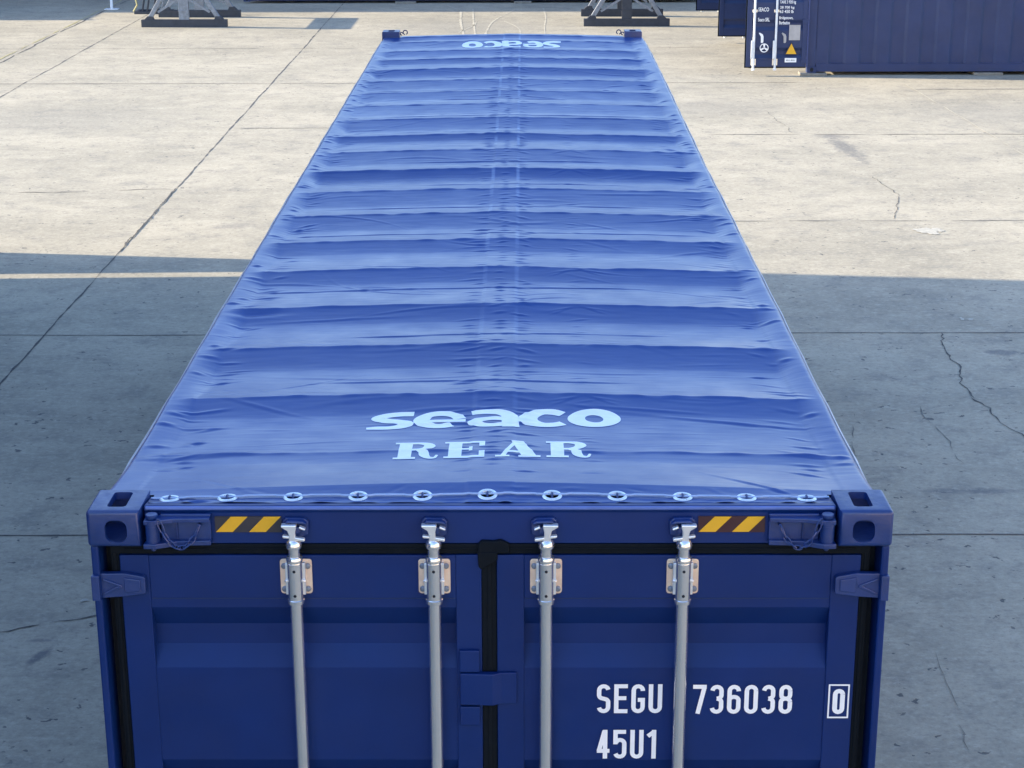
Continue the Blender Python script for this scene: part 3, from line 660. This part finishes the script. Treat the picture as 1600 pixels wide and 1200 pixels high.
# the ridges wander a little across the cover
def smooth1(n, k, amp): 
    a = rng.normal(0, 1, n+4*k); ker = np.hanning(2*k+1); ker /= ker.sum(); a = np.convolve(a, ker, 'same')[2*k:2*k+n]; return a/(a.std()+1e-9)*amp
wander = np.array([smooth1(NX, 24, .0035)+np.interp(U, [-1.2, -.1, 0, 1.2], [-.012, .002, 0, -.02])*random.uniform(.2, 1.2) for _ in bows])
Z = np.zeros_like(uu)
q_ = np.clip((np.abs(U)-1.07)/.12, 0, 1); prof_side = 1-q_**2*(3-2*q_)
for j in range(NX):
    bx = bows+wander[:, j]; bx[0] = .225; y = YV
    i = np.clip(np.searchsorted(bx, y)-1, -1, len(bx)-2)
    zz = np.empty_like(y); cr = .45*(1-(U[j]/1.2)**2)+.55*(1-math.sqrt((U[j]/1.2)**2+.01))
    zr = zb+crown*max(0, cr)
    ok = i >= 0; ii = i[ok]; t = (y[ok]-bx[ii])/(bx[ii+1]-bx[ii]); t = np.clip(t, 0, 1)
    if j == 0:
        SD = rng.uniform(.024, .036, len(bx)); SD[0] = .014; SD[1] = .025; SK = rng.uniform(.5, .8, len(bx)); FO = rng.uniform(0, 1, len(bx))
        FO[[1, 3, 7, 9, 12]] = 1
    L = (bx[ii+1]-bx[ii])/.6
    k_ = SK[ii]
    sag = np.where(t < k_, 1-(1-t/k_)**1.5, 1-((t-k_)/(1-k_))**1.35)
    sag *= SD[ii]*L*prof_side[j]
    zz[ok] = zr[ii]*(1-t)+zr[ii+1]*t-sag
    # front flap sloping to the hem
    tf = (bx[0]-y[~ok])/(bx[0]-.085); zz[~ok] = zr[0]-(zr[0]-2.890)*tf**1.15-.004*np.sin(np.pi*tf)
    Z[:, j] = zz
# the cloth is pinched over each bow: a narrow lip along the ridge, stronger in places
for i in range(1, len(bows)):
    lip = np.clip(.0022+smooth1(NX, 11, .0014), .0004, .006)*np.clip(prof_side, 0, 1)
    for j in range(NX):
        d = YV-(bows[i]+wander[i, j]); Z[:, j] += lip[j]*np.exp(-(d/.013)**2)
Z[0] = 2.890+.002*smooth1(NX, 6, 1)
def idx(u0, u1, y0, y1):
    a, b = np.searchsorted(U, [u0, u1]); c, d = np.searchsorted(YV, [y0, y1]); return slice(c, d), slice(a, b)
def wrinkle(x0, y0, L, w, a, ang, curve=0, asym=1):
    c, s = math.cos(ang), math.sin(ang); ext = 2.6*L*abs(c)+3*w; ey = 2.6*L*abs(s)+4*w
    sl_ = idx(x0-ext, x0+ext, y0-ey, y0+ey); X = uu[sl_]-x0; Y = yy[sl_]-y0
    if X.size == 0: return
    p = X*c+Y*s; q = -X*s+Y*c-curve*p*p
    w = max(w*.8, .0075); Z[sl_] += .66*a*np.exp(-(p/L)**2)*(np.exp(-(q/w)**2)-.35*np.exp(-((q+asym*1.6*w)/w)**2))
# puckers at the hems
y = .45
while y < 11.9:
    for s in (-1, 1):
        for _ in range(2):
            if random.random() < .55:
                wrinkle(s*random.uniform(1.00, 1.09), y+random.uniform(-.05, .05), random.uniform(.025, .065), random.uniform(.009, .015), random.uniform(.0016, .005), s*random.uniform(-.05, .55)*-1)
        if random.random() < .35: wrinkle(s*random.uniform(1.13, 1.17), y+random.uniform(-.04, .04), random.uniform(.02, .04), .018, random.uniform(.004, .008), 0)
    y += random.uniform(.06, .13)
# puckers either side of, and on, the centre seam band
y = .4
while y < 11.9:
    if random.random() < .9: wrinkle(random.uniform(-.012, .012), y, random.uniform(.020, .036), random.uniform(.008, .013), random.uniform(.0022, .0055), random.uniform(-.1, .5), random.uniform(-2, 2))
    if random.random() < .8: wrinkle(random.uniform(-.13, -.09), y+random.uniform(-.03, .03), random.uniform(.025, .05), random.uniform(.009, .014), random.uniform(.0022, .0052), random.uniform(0, .4))
    if random.random() < .85: wrinkle(random.uniform(.085, .12), y+random.uniform(-.03, .03), random.uniform(.02, .06), random.uniform(.009, .015), random.uniform(.0025, .0055), random.uniform(-.6, .1))
    if random.random() < .6: wrinkle(.31+.012*y+random.uniform(-.02, .02), y+random.uniform(-.03, .03), random.uniform(.02, .05), random.uniform(.008, .014), random.uniform(.001, .0028), random.uniform(-.4, .4))
    y += random.uniform(.045, .085)
# secondary folds across the panels, parallel to the bows
for i in range(1, len(bows)-1):
    w0 = bows[i]; w1 = bows[i+1]
    if FO[i] > .35:
        yb = w0+(w1-w0)*random.uniform(.25, .62); xa = random.uniform(-1.05, -.3); xb = random.uniform(.1, 1.05); x = xa
        while x < xb:
            wrinkle(x, yb, .12, random.uniform(.009, .014), random.uniform(.0025, .0045)*(1 if FO[i] > .7 else .6), random.uniform(-.04, .04)); yb += random.uniform(-.010, .010); x += .13
    for _ in range(random.randint(5, 10)):
        wrinkle(random.uniform(-1, 1), random.uniform(w0, w1), random.uniform(.08, .26), random.uniform(.010, .022), random.uniform(.0012, .0036), random.choice([-1, 1])*random.uniform(.1, .75)*random.random(), random.uniform(-1, 1))
    for _ in range(16):
        wrinkle(random.uniform(-1.05, 1.05), random.uniform(w0, w1), random.uniform(.04, .20), random.uniform(.006, .011), random.uniform(.0004, .0012), random.uniform(-.12, .12))
    if random.random() < .6:   # star of creases where a fold crosses a bow
        for a in (-.6, -.3, .25, .55): wrinkle(.31+.012*w0+.07*math.copysign(1, a), w0-.03-.04*abs(a), .05, .009, .0024, -a)
# named creases seen on the near panels
wrinkle(.80, 1.02, .22, .016, .0045, -.22); wrinkle(.55, 1.12, .2, .013, .003, -.12); wrinkle(-.85, 1.16, .15, .013, .0035, -.5)
wrinkle(-1.02, .62, .2, .02, .004, .15); wrinkle(-.85, .28, .10, .012, .004, -.75); wrinkle(.84, .27, .14, .012, .005, .75*-1+1.5*0-.0); wrinkle(-1.03, 2.42, .10, .03, -.012, .05)
wrinkle(-.7, 2.35, .25, .014, .003, .08)
# broad softness
for _ in range(900):
    x0, y0 = random.uniform(-1.15, 1.15), random.uniform(.3, 12); L, w_, a = random.uniform(.06, .2), random.uniform(.03, .07), random.gauss(0, .0005)
    sl_ = idx(x0-2.5*L, x0+2.5*L, y0-2.5*w_, y0+2.5*w_); Z[sl_] += a*np.exp(-((uu[sl_]-x0)/L)**2-((yy[sl_]-y0)/w_)**2)
# scallops between the eyelets on the front flap
EY = [-.989, -.811, -.607, -.407, -.208, -.008, .191, .392, .593, .790, .975]; EYY = .137
for a, b_ in zip(EY[:-1], EY[1:]):
    wrinkle((a+b_)/2, .112, .05, .009, random.uniform(.002, .0045), random.uniform(-.05, .05), random.uniform(1, 4))
    wrinkle((a+b_)/2+random.uniform(-.05, .05), .19, .035, .012, random.uniform(-.003, .003), random.uniform(-.8, .8))
wrinkle(-.90, .10, .035, .012, .010, .25)
# welded band: 1 mm thicker
Z += .0024/(1+np.exp((np.abs(uu)-.074)/.0022)) + .0022/(1+np.exp(-(np.abs(uu)-1.105)/.0015))
# wrap over the rails
half = 1.212+np.where(uu > 0, .022*np.clip((yy-6)/4, 0, 1), 0)+.004*np.sin(yy*10.4/1.0+.5)*0
scal = .003*np.abs(np.sin(np.pi*(np.interp(YV, bows, np.arange(len(bows))))))[:, None]*np.ones_like(uu)
half = half-scal
au = np.abs(uu); RR = .022; st0 = half-RR
th = np.clip((au-st0)/RR, 0, math.pi/2); dn = np.clip(au-st0-RR*math.pi/2, 0, 1)
XX = np.sign(uu)*np.where(au < st0, au, st0+RR*np.sin(th)); ZZ = Z-np.where(au < st0, 0, RR*(1-np.cos(th))+dn)
def Hs(x, y):
    i = np.clip(np.searchsorted(U, x)-1, 0, NX-2); j = np.clip(np.searchsorted(YV, y)-1, 0, NY-2)
    a = (x-U[i])/(U[i+1]-U[i]); b = (y-YV[j])/(YV[j+1]-YV[j])
    return (Z[j, i]*(1-a)+Z[j, i+1]*a)*(1-b)+(Z[j+1, i]*(1-a)+Z[j+1, i+1]*a)*b
TP = thing('tarpaulin', 'blue PVC tarpaulin cover with pale lettering, ribbed by roof bows, lashed over the open-top container', 'tarpaulin', (0, 0, 2.8))
co = np.stack([XX, yy, ZZ-2.8], -1).reshape(-1, 3)
I = (np.arange(NY-1)[:, None]*NX+np.arange(NX-1)[None, :])
fc = np.stack([I, I+1, I+1+NX, I+NX], -1)
uc = (uu[:-1, :-1]+uu[1:, 1:])/2; yc = (yy[:-1, :-1]+yy[1:, 1:])/2
keep = ~((yc < .187) & (np.abs(uc) > 1.048)) & ~((yc > 12.005) & (np.abs(uc) > 1.048))
for e in EY: keep &= ((uc-e)**2/.0235**2+(yc-EYY)**2/.0265**2) > 1
fc = fc[keep].reshape(-1, 4)
me = bpy.data.meshes.new('cover_sheet'); me.from_pydata(co.tolist(), [], fc.tolist())
bm_ = bmesh.new(); bm_.from_mesh(me); loose = [v for v in bm_.verts if not v.link_faces]; bmesh.ops.delete(bm_, geom=loose, context='VERTS'); bm_.to_mesh(me); bm_.free()
me.materials.append(TARP); me.shade_smooth(); cs = bpy.data.objects.new('cover_sheet', me); COL.objects.link(cs); cs.parent = TP
# printed words
def print_word(name, glyphs, place, lift=.0012):
    """flat print: the letter shapes are cut fine and laid onto the cloth"""
    V = []; F = []
    for k, (vs, fs) in enumerate(glyphs):
        bm = bmesh.new(); vv = [bm.verts.new((*place(x, y), 0)) for x, y in vs]
        for f in fs:
            try: bm.faces.new([vv[i] for i in f])
            except ValueError: pass
        for _ in range(3):
            ed = [e for e in bm.edges if e.calc_length() > .0075]
            if ed: bmesh.ops.subdivide_edges(bm, edges=ed, cuts=1, use_grid_fill=True)
        bmesh.ops.triangulate(bm, faces=bm.faces)
        b0 = len(V); bm.verts.index_update()
        for v in bm.verts: V.append((v.co.x, v.co.y, float(Hs(v.co.x, v.co.y))-2.8+lift+.00004*(k % 4)))
        F += [tuple(v.index+b0 for v in f.verts) for f in bm.faces]; bm.free()
    mb = MB(); mb.add(V, F); o = mb.build(name, TPRINT, cs)
    for p in o.data.polygons: p.use_smooth = True
    if o.data.polygons[0].normal.z < 0: o.data.flip_normals()
    return o
gl = []; x = 0; gap = -.015
for ch in 'seaco':
    g_, adv = heavy(ch)
    for vs, fs in g_: gl.append(([(v[0]*(1.06)+x, v[1]) for v in vs], fs))
    x += adv*1.06+gap
TW = x-gap
def tilt(x): return np.interp(x, [-.45, .45], [-.018, .018])
def near_place(px, py):
    X_ = -.452+px/TW*.902; Y_ = .918+tilt(X_)+py*.186
    return X_, Y_
print_word('printed_word', gl, near_place)
def far_place(px, py):
    X_ = .452-px/TW*.902; Y_ = 11.57-py*.28; return X_, Y_
print_word('printed_word', gl, far_place, .002)
gl2 = []; cx = [-.331, -.163, .012, .180]
for ch, x0 in zip('REAR', cx):
    for vs, fs in slab(ch): gl2.append(([(v[0]*.148+x0, v[1]) for v in vs], fs))
print_word('printed_word', gl2, lambda a, b: (a, .570+tilt(a)*.7+b*.178))
# eyelets, staples and the lashing cable
for i, e in enumerate(EY):
    ring = MB(); n = 28; prof = [(.0195, -.001), (.0205, .0030), (.0245, .0050), (.028, .0042), (.0315, .0005)]; vs = []
    z0 = float(Hs(e, EYY)); sl = (float(Hs(e, EYY+.03))-float(Hs(e, EYY-.03)))/.06
    for k in range(n):
        a = 2*math.pi*k/n
        for r_, hh in prof:
            px, py = r_*1.0*math.cos(a), r_*1.20*math.sin(a); vs.append((e+px, EYY+py, z0-2.8+hh+sl*py+.001))
    m_ = len(prof); ring.add(vs, [(k*m_+j, ((k+1) % n)*m_+j, ((k+1) % n)*m_+j+1, k*m_+j+1) for k in range(n) for j in range(m_-1)])
    ring.build('eyelet', RING, TP, smooth=True)
    st = MB(); pts = []
    for k in range(9):
        a = math.pi*k/8; pts.append((e, EYY-.016*math.cos(a), z0-.012+.022*math.sin(a)))
    st.tube([(e, EYY-.016, z0-.06)]+pts+[(e, EYY+.016, z0-.06)], .0035, 8); st.build('lashing_staple', PAINT_C, CT, smooth=True)
dk = MB(); dk.box(-1.045, 1.045, .098, .19, 2.800, 2.846); dk.build('header_top', PAINT_D, CT)
cb = MB(); pts = []
xs = np.linspace(-1.045, 1.045, 210)
for x_ in xs:
    d = min(abs(x_-e) for e in EY); k = math.exp(-(d/.035)**2)
    pts.append((x_, EYY+.004*math.sin(x_*7)+(.004 if d > .05 else 0), float(Hs(x_, EYY+.004))+.0055*(1-k)+.0045*k-2.8))
cb.tube(pts, .0036, 8); lc = cb.build('lashing_cable', WIRE, TP, smooth=True); lc['label'] = 'pale blue sheathed cable threaded through the front eyelets'
for s in (-1, 1):
    cb = MB(); cb.tube([(s*(1.2175+(.022*min(1, max(0, (y_-6)/4)) if s > 0 else 0)-.003*abs(math.sin(math.pi*np.interp(y_, bows, np.arange(len(bows)))))+.004), y_, 2.812+.003*math.sin(y_*3)-2.8) for y_ in np.linspace(.19, 12.0, 260)], .0055, 6)
    cb.build('side_cable', WIREG, TP, smooth=True)
# loose cable ends at the far corners
for s in (-1, 1):
    cb = MB(); c0 = Vector((s*1.0, 12.02, 2.868-2.8)); cb.tube([c0+Vector((s*(.02*math.cos(a)), 0, .022+.02*math.sin(a))) for a in np.linspace(-1.4, 4.2, 14)], .005, 6); 
    cb.tube([c0+Vector((s*.035+.012*math.cos(a), 0, .010+.012*math.sin(a))) for a in np.linspace(0, 5, 12)], .005, 6)
    cb.build('cable_loop', PAINT_D, TP, smooth=True)

# ------------------------------------------------------------------ other containers in the yard
def box_container(label, x0, y0, L=12.19, Wd=2.438, H=2.896, pitch=.57, z0=.05, rz=0, group='containers standing in rows across the yard', full=True, mat=PAINT_D):
    """origin at near-left bottom corner, long side along +x, closed long side towards -y"""
    t = thing('shipping_container', label, 'shipping container', (x0, y0, 0), rz, group)
    for (yy_, s) in ((.03, 1), (Wd-.03, -1)):
        b = corrugated(yy_, .16, L-.16, z0+.16, z0+H-.08, pitch, .036, -s, 'x'); o = b.build('side_wall', mat, t); m = o.modifiers.new('t', 'SOLIDIFY'); m.thickness = .004
        y_a = min(yy_-s*.02, yy_+s*.05); MB().box(.163, L-.163, y_a, y_a+.07, z0+.02, z0+.17).build('bottom_rail', mat, t, bevel=.004)
        MB().box(.163, L-.163, y_a, y_a+.07, z0+H-.1, z0+H-.01).build('top_rail', mat, t, bevel=.004)
    for xx in (0, L-.162):
        for yy_ in (0, Wd-.162):
            MB().box(xx+.006, xx+.15, yy_+.006, yy_+.15, z0+.118, z0+H-.118).build('corner_post', mat, t, bevel=.004)
            for zz in (z0, z0+H-.118):
                cb_ = MB(); cb_.box(xx, xx+.178, yy_, yy_+.162, zz, zz+.118); co_ = cb_.build('corner_casting', mat, t, bevel=.006)
                if yy_ == 0:
                    hp = []
                    for k in range(12): a = 2*math.pi*k/12; hp.append((xx+.09+.034*math.cos(a), zz+.06+.04*math.sin(a)))
                    MB().prism(hp, -.002, .004, 'y').build('casting_hole', DARK, co_)
    MB().box(.1, L-.1, .05, Wd-.05, z0+H-.05, z0+H-.02).build('roof', mat, t)
    MB().box(.1, L-.1, .05, Wd-.05, z0+.12, z0+.15).build('floor_panel', mat, t)
    o = corrugated(L-.1, .16, Wd-.16, z0+.15, z0+H-.1, .25, .036, 1).build('end_wall', mat, t)
    m = o.modifiers.new('t', 'SOLIDIFY'); m.thickness = .004
    return t
def block(x, y, label, sx=.5, sy=.35, h=.05):
    b = MB(); b.box(-sx/2, sx/2, -sy/2, sy/2, 0, h); o = b.build('wooden_block', BLOCK, None, bevel=.008); o.location = (x, y, 0)
    return tag(o, label, 'block')
def open_door(parent, x_h, y_h, inner=False, z0=.05, mat=PAINT_D, bottom=.17, H=2.6):
    """leaf swung out to the left of a container's left end; x_h,y_h local hinge position"""
    Wd = 1.17; x0, x1 = x_h-Wd, x_h-.03; y0 = y_h-.03
    f = MB(); f.box(x0, x0+.09, y0, y0+.05, bottom, bottom+H); f.box(x1-.09, x1, y0, y0+.05, bottom, bottom+H); f.box(x0+.09, x1-.09, y0+.002, y0+.048, bottom, bottom+.12); f.box(x0+.09, x1-.09, y0+.002, y0+.048, bottom+H-.12, bottom+H)
    d = f.build('door', mat, parent, bevel=.003)
    pr = [(bottom+.12, .008)]; z = bottom+.16
    while z < bottom+H-.4:
        pr += [(z, .008), (z+.07, .044), (z+.14, .044), (z+.20, .008), (z+.50, .008)]; z += .52
    pr.append((bottom+H-.12, .008)); b = MB(); vs = []
    for zz, dd in pr: vs += [(x0+.09, y0+dd, zz), (x1-.09, y0+dd, zz)]
    b.add(vs, [(2*i, 2*i+1, 2*i+3, 2*i+2) for i in range(len(pr)-1)]); b.build('door_panel', mat, d)
    b = MB(); b.box(x0-.025, x0+.06, y0+.016, y0+.044, bottom-.02, bottom+H); b.box(x0+.06, x1, y0+.016, y0+.044, bottom-.025, bottom-.001); b.build('door_gasket', RUBBER, d)
    yr = y0-.035 if not inner else y0+.085
    for xr in (x0+.136, x0+.546):
        b = MB(); b.tube([(xr, yr, bottom-.05), (xr, yr, bottom+H+.04)], .022, 10); b.tube([(xr, yr, bottom-.06), (xr, yr, bottom-.03)], .034, 8)
        b.build('lock_rod', WPOST, d, smooth=True)
        if not inner:
            MB().box(xr-.05, xr+.05, y0-.01, y0-.001, bottom+.03, bottom+.15).build('rod_bracket', ZINC, d); MB().box(xr-.05, xr+.05, y0-.01, y0-.001, bottom+1.02, bottom+1.07).build('rod_bracket', ZINC, d)
            b = MB(); b.box(xr-.055, xr-.005, yr-.03, yr-.01, bottom+.16, bottom+.5); b.prism([(xr-.05, bottom+.30), (xr+.02, bottom+.26), (xr+.02, bottom+.36)], yr-.02, yr, 'y'); b.build('door_handle', WPOST, d, bevel=.004)
    for zz in (bottom+.10, bottom+.85, bottom+1.6, bottom+2.35):
        MB().box(x1-.1, x1+.045, y0-.014, y0-.001, zz-.04, zz+.04).build('door_hinge', mat, d, bevel=.003)
    b = MB(); b.tube([(x_h-.012, y_h-.03, .16), (x_h-.012, y_h-.03, 2.7)], .017, 10); b.build('hinge_edge', PAINT_C, d, smooth=True)
    return d, x0, x1, y0
CX = 5.50
A = box_container('navy container at the right of the yard with a stickered door swung open', CX, 29.37)
dA, ax0, ax1, ay0 = open_door(A, 0, 0)
# stencils and stickers on the open door (positions in the container's own frame)
def wt(body, x, z, h, w=None, par=dA, mat=WHITE, bold=.015, dy=-.004):
    vs, fs = text_mesh(body, h, w, bold); m_ = MB(); m_.add([(v[0]+x-CX, ay0+dy, v[2]+z) for v in vs], fs); return m_.build('door_lettering', mat, par)
sh = .27   # the leaf runs from its hinge towards the left
wt('TARE 3 920 kg', 4.93, 1.335, .075, .30); 
wt('28 700 kg', 4.935, 1.245, .06, .27); wt('63 450 lb', 4.935, 1.175, .06, .26)
wt('SEACO', 4.53, 1.205, .075, .20); wt('Seaco SRL', 4.53, 1.02, .07, .22)
wt('Bridgetown,', 4.93, 1.045, .07, .26); wt('Barbados', 4.93, .965, .065, .20)
def flat(name, poly, mat, y=-.006, th=.003): return MB().prism([(px-CX, pz) for px, pz in poly], ay0+y, ay0+y+th, 'y').build(name, mat, dA)
flat('id_plate', [(5.125, .67), (5.335, .67), (5.335, .955), (5.125, .955)], GREYP)
flat('warning_triangle', [(5.06, .40), (5.30, .40), (5.18, .635)], DECK); flat('warning_sign', [(5.082, .412), (5.278, .412), (5.18, .608)], YEL, y=-.009)
flat('white_label', [(5.065, .255), (5.285, .255), (5.285, .335), (5.065, .335)], WHITE); wt('45U1 SEGU', 5.09, .28, .028, .17, mat=DECK, dy=-.0075)
for hx in (4.60, 5.03):
    flat('handle_catch', [(hx-.045, .80), (hx-.03, .815), (hx+.03, .78), (hx+.045, .74), (hx+.045, .64), (hx+.03, .62), (hx, .62), (hx-.005, .74)], GREYP if hx > 5 else WHITE, y=-.02, th=.018)
rg = MB(); n = 20
def annulus(mb, cx_, cz_, r0, r1, y_):
    vs = []
    for k in range(n): a = 2*math.pi*k/n; vs += [(cx_-CX+r0*math.cos(a), y_, cz_+r0*math.sin(a)), (cx_-CX+r1*math.cos(a), y_, cz_+r1*math.sin(a))]
    mb.add(vs, [(2*k, 2*k+1, 2*((k+1) % n)+1, 2*((k+1) % n)) for k in range(n)])
annulus(rg, 4.666, .526, .068, .085, ay0-.004)
for a in (90, 210, 330):
    a = R(a); rg.add([(4.666-CX+.012*math.sin(a), ay0-.0045, .526-.012*math.cos(a)), (4.666-CX-.012*math.sin(a), ay0-.0045, .526+.012*math.cos(a)), (4.666-CX+.07*math.cos(a)-.02*math.sin(a), ay0-.0045, .526+.07*math.sin(a)+.02*math.cos(a)), (4.666-CX+.07*math.cos(a)+.02*math.sin(a), ay0-.0045, .526+.07*math.sin(a)-.02*math.cos(a))], [(0, 1, 2, 3)])
rg.build('round_emblem', WHITE, dA)
Bc = box_container('navy container right behind the stickered one, a plain door swung out', CX, 31.90)
open_door(Bc, 0, 2.33, inner=True)
Cc = box_container('navy container third in the right row, its open door touching the top of the picture', CX, 37.05)
open_door(Cc, 0, 2.33, inner=True)
D = box_container('long navy container crossing the far end of the yard, only its dark foot in view', -7.18, 42.62, z0=.05, group=None, pitch=.278)
D2 = box_container('navy container stacked on top of the long one at the far end of the yard', -7.18, 42.62, z0=2.95, group=None, pitch=.278)
for t_ in (D, D2): t_['group'] = 'containers standing in rows across the yard'
block(5.62, 29.45, 'pale block under the near corner of the stickered container'); block(8.95, 29.6, 'low grey block under the long side of the stickered container', .55, .5, .05)
block(-2.95, 42.72, 'left block of the two under the far crossing container', .55, .4); block(.10, 42.72, 'right block of the two under the far crossing container', .45, .4)

# off-frame neighbours that throw the long shadows, plus an added slotted sun blocker
for k in range(3):
    t_ = box_container(['lowest', 'middle', 'topmost'][k]+' container of the stack along the left side of the yard', -8.5, 1.42, z0=2.9*k, rz=R(90)*1, pitch=.278)
for k in range(3):
    t_ = box_container(['lowest', 'middle', 'topmost'][k]+' container of the left stack behind the photographer', -8.5, -10.9, z0=2.9*k, rz=R(90), pitch=.278)
for k in range(3):
    box_container(['lowest', 'middle', 'topmost'][k]+' container of the stack just left of the far crossing one', -20.3, 44.0, z0=.02+2.9*k, pitch=.278)
for k in range(4):
    box_container(['lowest', 'second', 'third', 'topmost'][k]+' container of the tall stack farthest left across the yard', -32.8, 44.0, z0=.02+2.9*k, pitch=.278)
    box_container(['lowest', 'second', 'third', 'topmost'][k]+' container of the tall stack beyond the farthest left one', -45.2, 44.0, z0=.02+2.9*k, pitch=.278)
box_container('single navy container left of the yard near the far end', -29.2, 39.65, z0=.02, H=2.6, pitch=.278)
sg = thing('sun_occluder', 'added unseen screen with a slanting gap beside the left container stack', 'occluder', (-8.46, 13.6, 0))  # added out of view; its slanting gap lets a strip of sun through
MB().prism([(-.30, 0), (.33, 0), (1.91, 4.18), (1.91, 8.9), (-.30, 8.9)], -.02, .02, 'x').build('occluder_panel', BEAM, sg)
MB().prism([(.535, 0), (1.91, 0), (1.91, 3.65)], -.02, .02, 'x').build('occluder_panel', BEAM, sg)
wh = thing('warehouse', 'warm rendered warehouse right behind the photographer, lit by the sun', 'building', (19, -14, 0), math.atan2(-.62, .78)+math.pi/2+R(0))
MB().box(-24, 24, -14, 0, 0, 11).build('wall', WALLM, wh)
MB().box(-24.5, 24.5, -14.5, .5, 11, 11.4).build('roof', GREYP, wh)
for k in range(5): MB().box(-20+k*9.4, -15+k*9.4, .005, .06, 0, 5).build('shutter_door', GREYP, wh)

# ------------------------------------------------------------------ trestles, post, rack
def trestle(x, y, label):
    t = thing('steel_trestle', label, 'trestle', (x, y, 0), 0, 'steel trestles in front of the far container')
    for yy_ in (0, 2.07):
        MB().box(-1.0, 1.0, yy_-.06, yy_+.09, 0, .17).build('base_beam', BEAM, t, bevel=.006)
        for s in (-1, 1):
            b = MB(); b.prism([(s*.865, .195), (s*.745, .195), (s*.10, 1.24), (s*.22, 1.24)], yy_-.045, yy_+.055, 'y'); lg = b.build('leg', LEGM, t, bevel=.01)
            f_ = MB(); f_.prism([(s*.93, .171), (s*.70, .171), (s*.735, .25), (s*.85, .25)], yy_-.052, yy_+.062, 'y'); f_.build('leg_foot', BEAM, lg, bevel=.005)
            b = MB(); b.prism([(s*.62, .36), (s*.59, .32), (s*.10, .62), (s*.13, .66)], yy_-.02, yy_+.02, 'y'); b.build('brace', LEGM, t)
        b = MB(); b.box(-.115, .115, yy_-.05, yy_+.06, .171, 1.24); b.box(-.125, .125, yy_-.058, yy_-.051, .36, .39); b.build('upright', BEAM if x > 0 else LEGM, t, bevel=.008)
    MB().box(-.36, .36, -.12, 2.19, 1.24, 1.38).build('top_plate', BEAM, t, bevel=.006)
    return t
trestle(-7.79, 37.45, 'steel trestle on dark base beams, standing left of the tarpaulin\'s far end')
trestle(2.52, 37.45, 'steel trestle on dark base beams, just behind the far right corner of the tarpaulin')
p = thing('barrier_post', 'thin white post on a flat foot in the shade at the top left', 'post', (-10.33, 41.3, 0))
MB().box(-.17, .17, -.12, .12, 0, .02).build('base_plate', WPOST, p, bevel=.004)
MB().box(-.03, .03, -.03, .03, .02, 1.1).build('upright', WPOST, p, bevel=.004)
rk = thing('pallet_rack', 'low dark rack with bent yellow-green tubes, left of the left trestle', 'rack', (-9.15, 40.2, 0))
MB().box(-.38, .5, -.04, .04, 0, .06).box(-.38, .5, .5, .58, 0, .06).box(-.38, -.3, .04, .5, 0, .06).build('base_frame', BEAM, rk, bevel=.005)
for k, (xx, m_) in enumerate(((-.34, YELP), (-.18, BEAM), (-.06, BEAM), (.10, BEAM), (.30, LEGM))):
    MB().tube([(xx-.06, 0, .06), (xx+.04, 0, .22), (xx+.0, 0, .42), (xx-.05, 0, 1.0)] if k == 0 else [(xx, 0, .06), (xx+.10, 0, .55), (xx+.16, 0, 1.0)], .022, 8).build('tube', m_, rk, smooth=True)
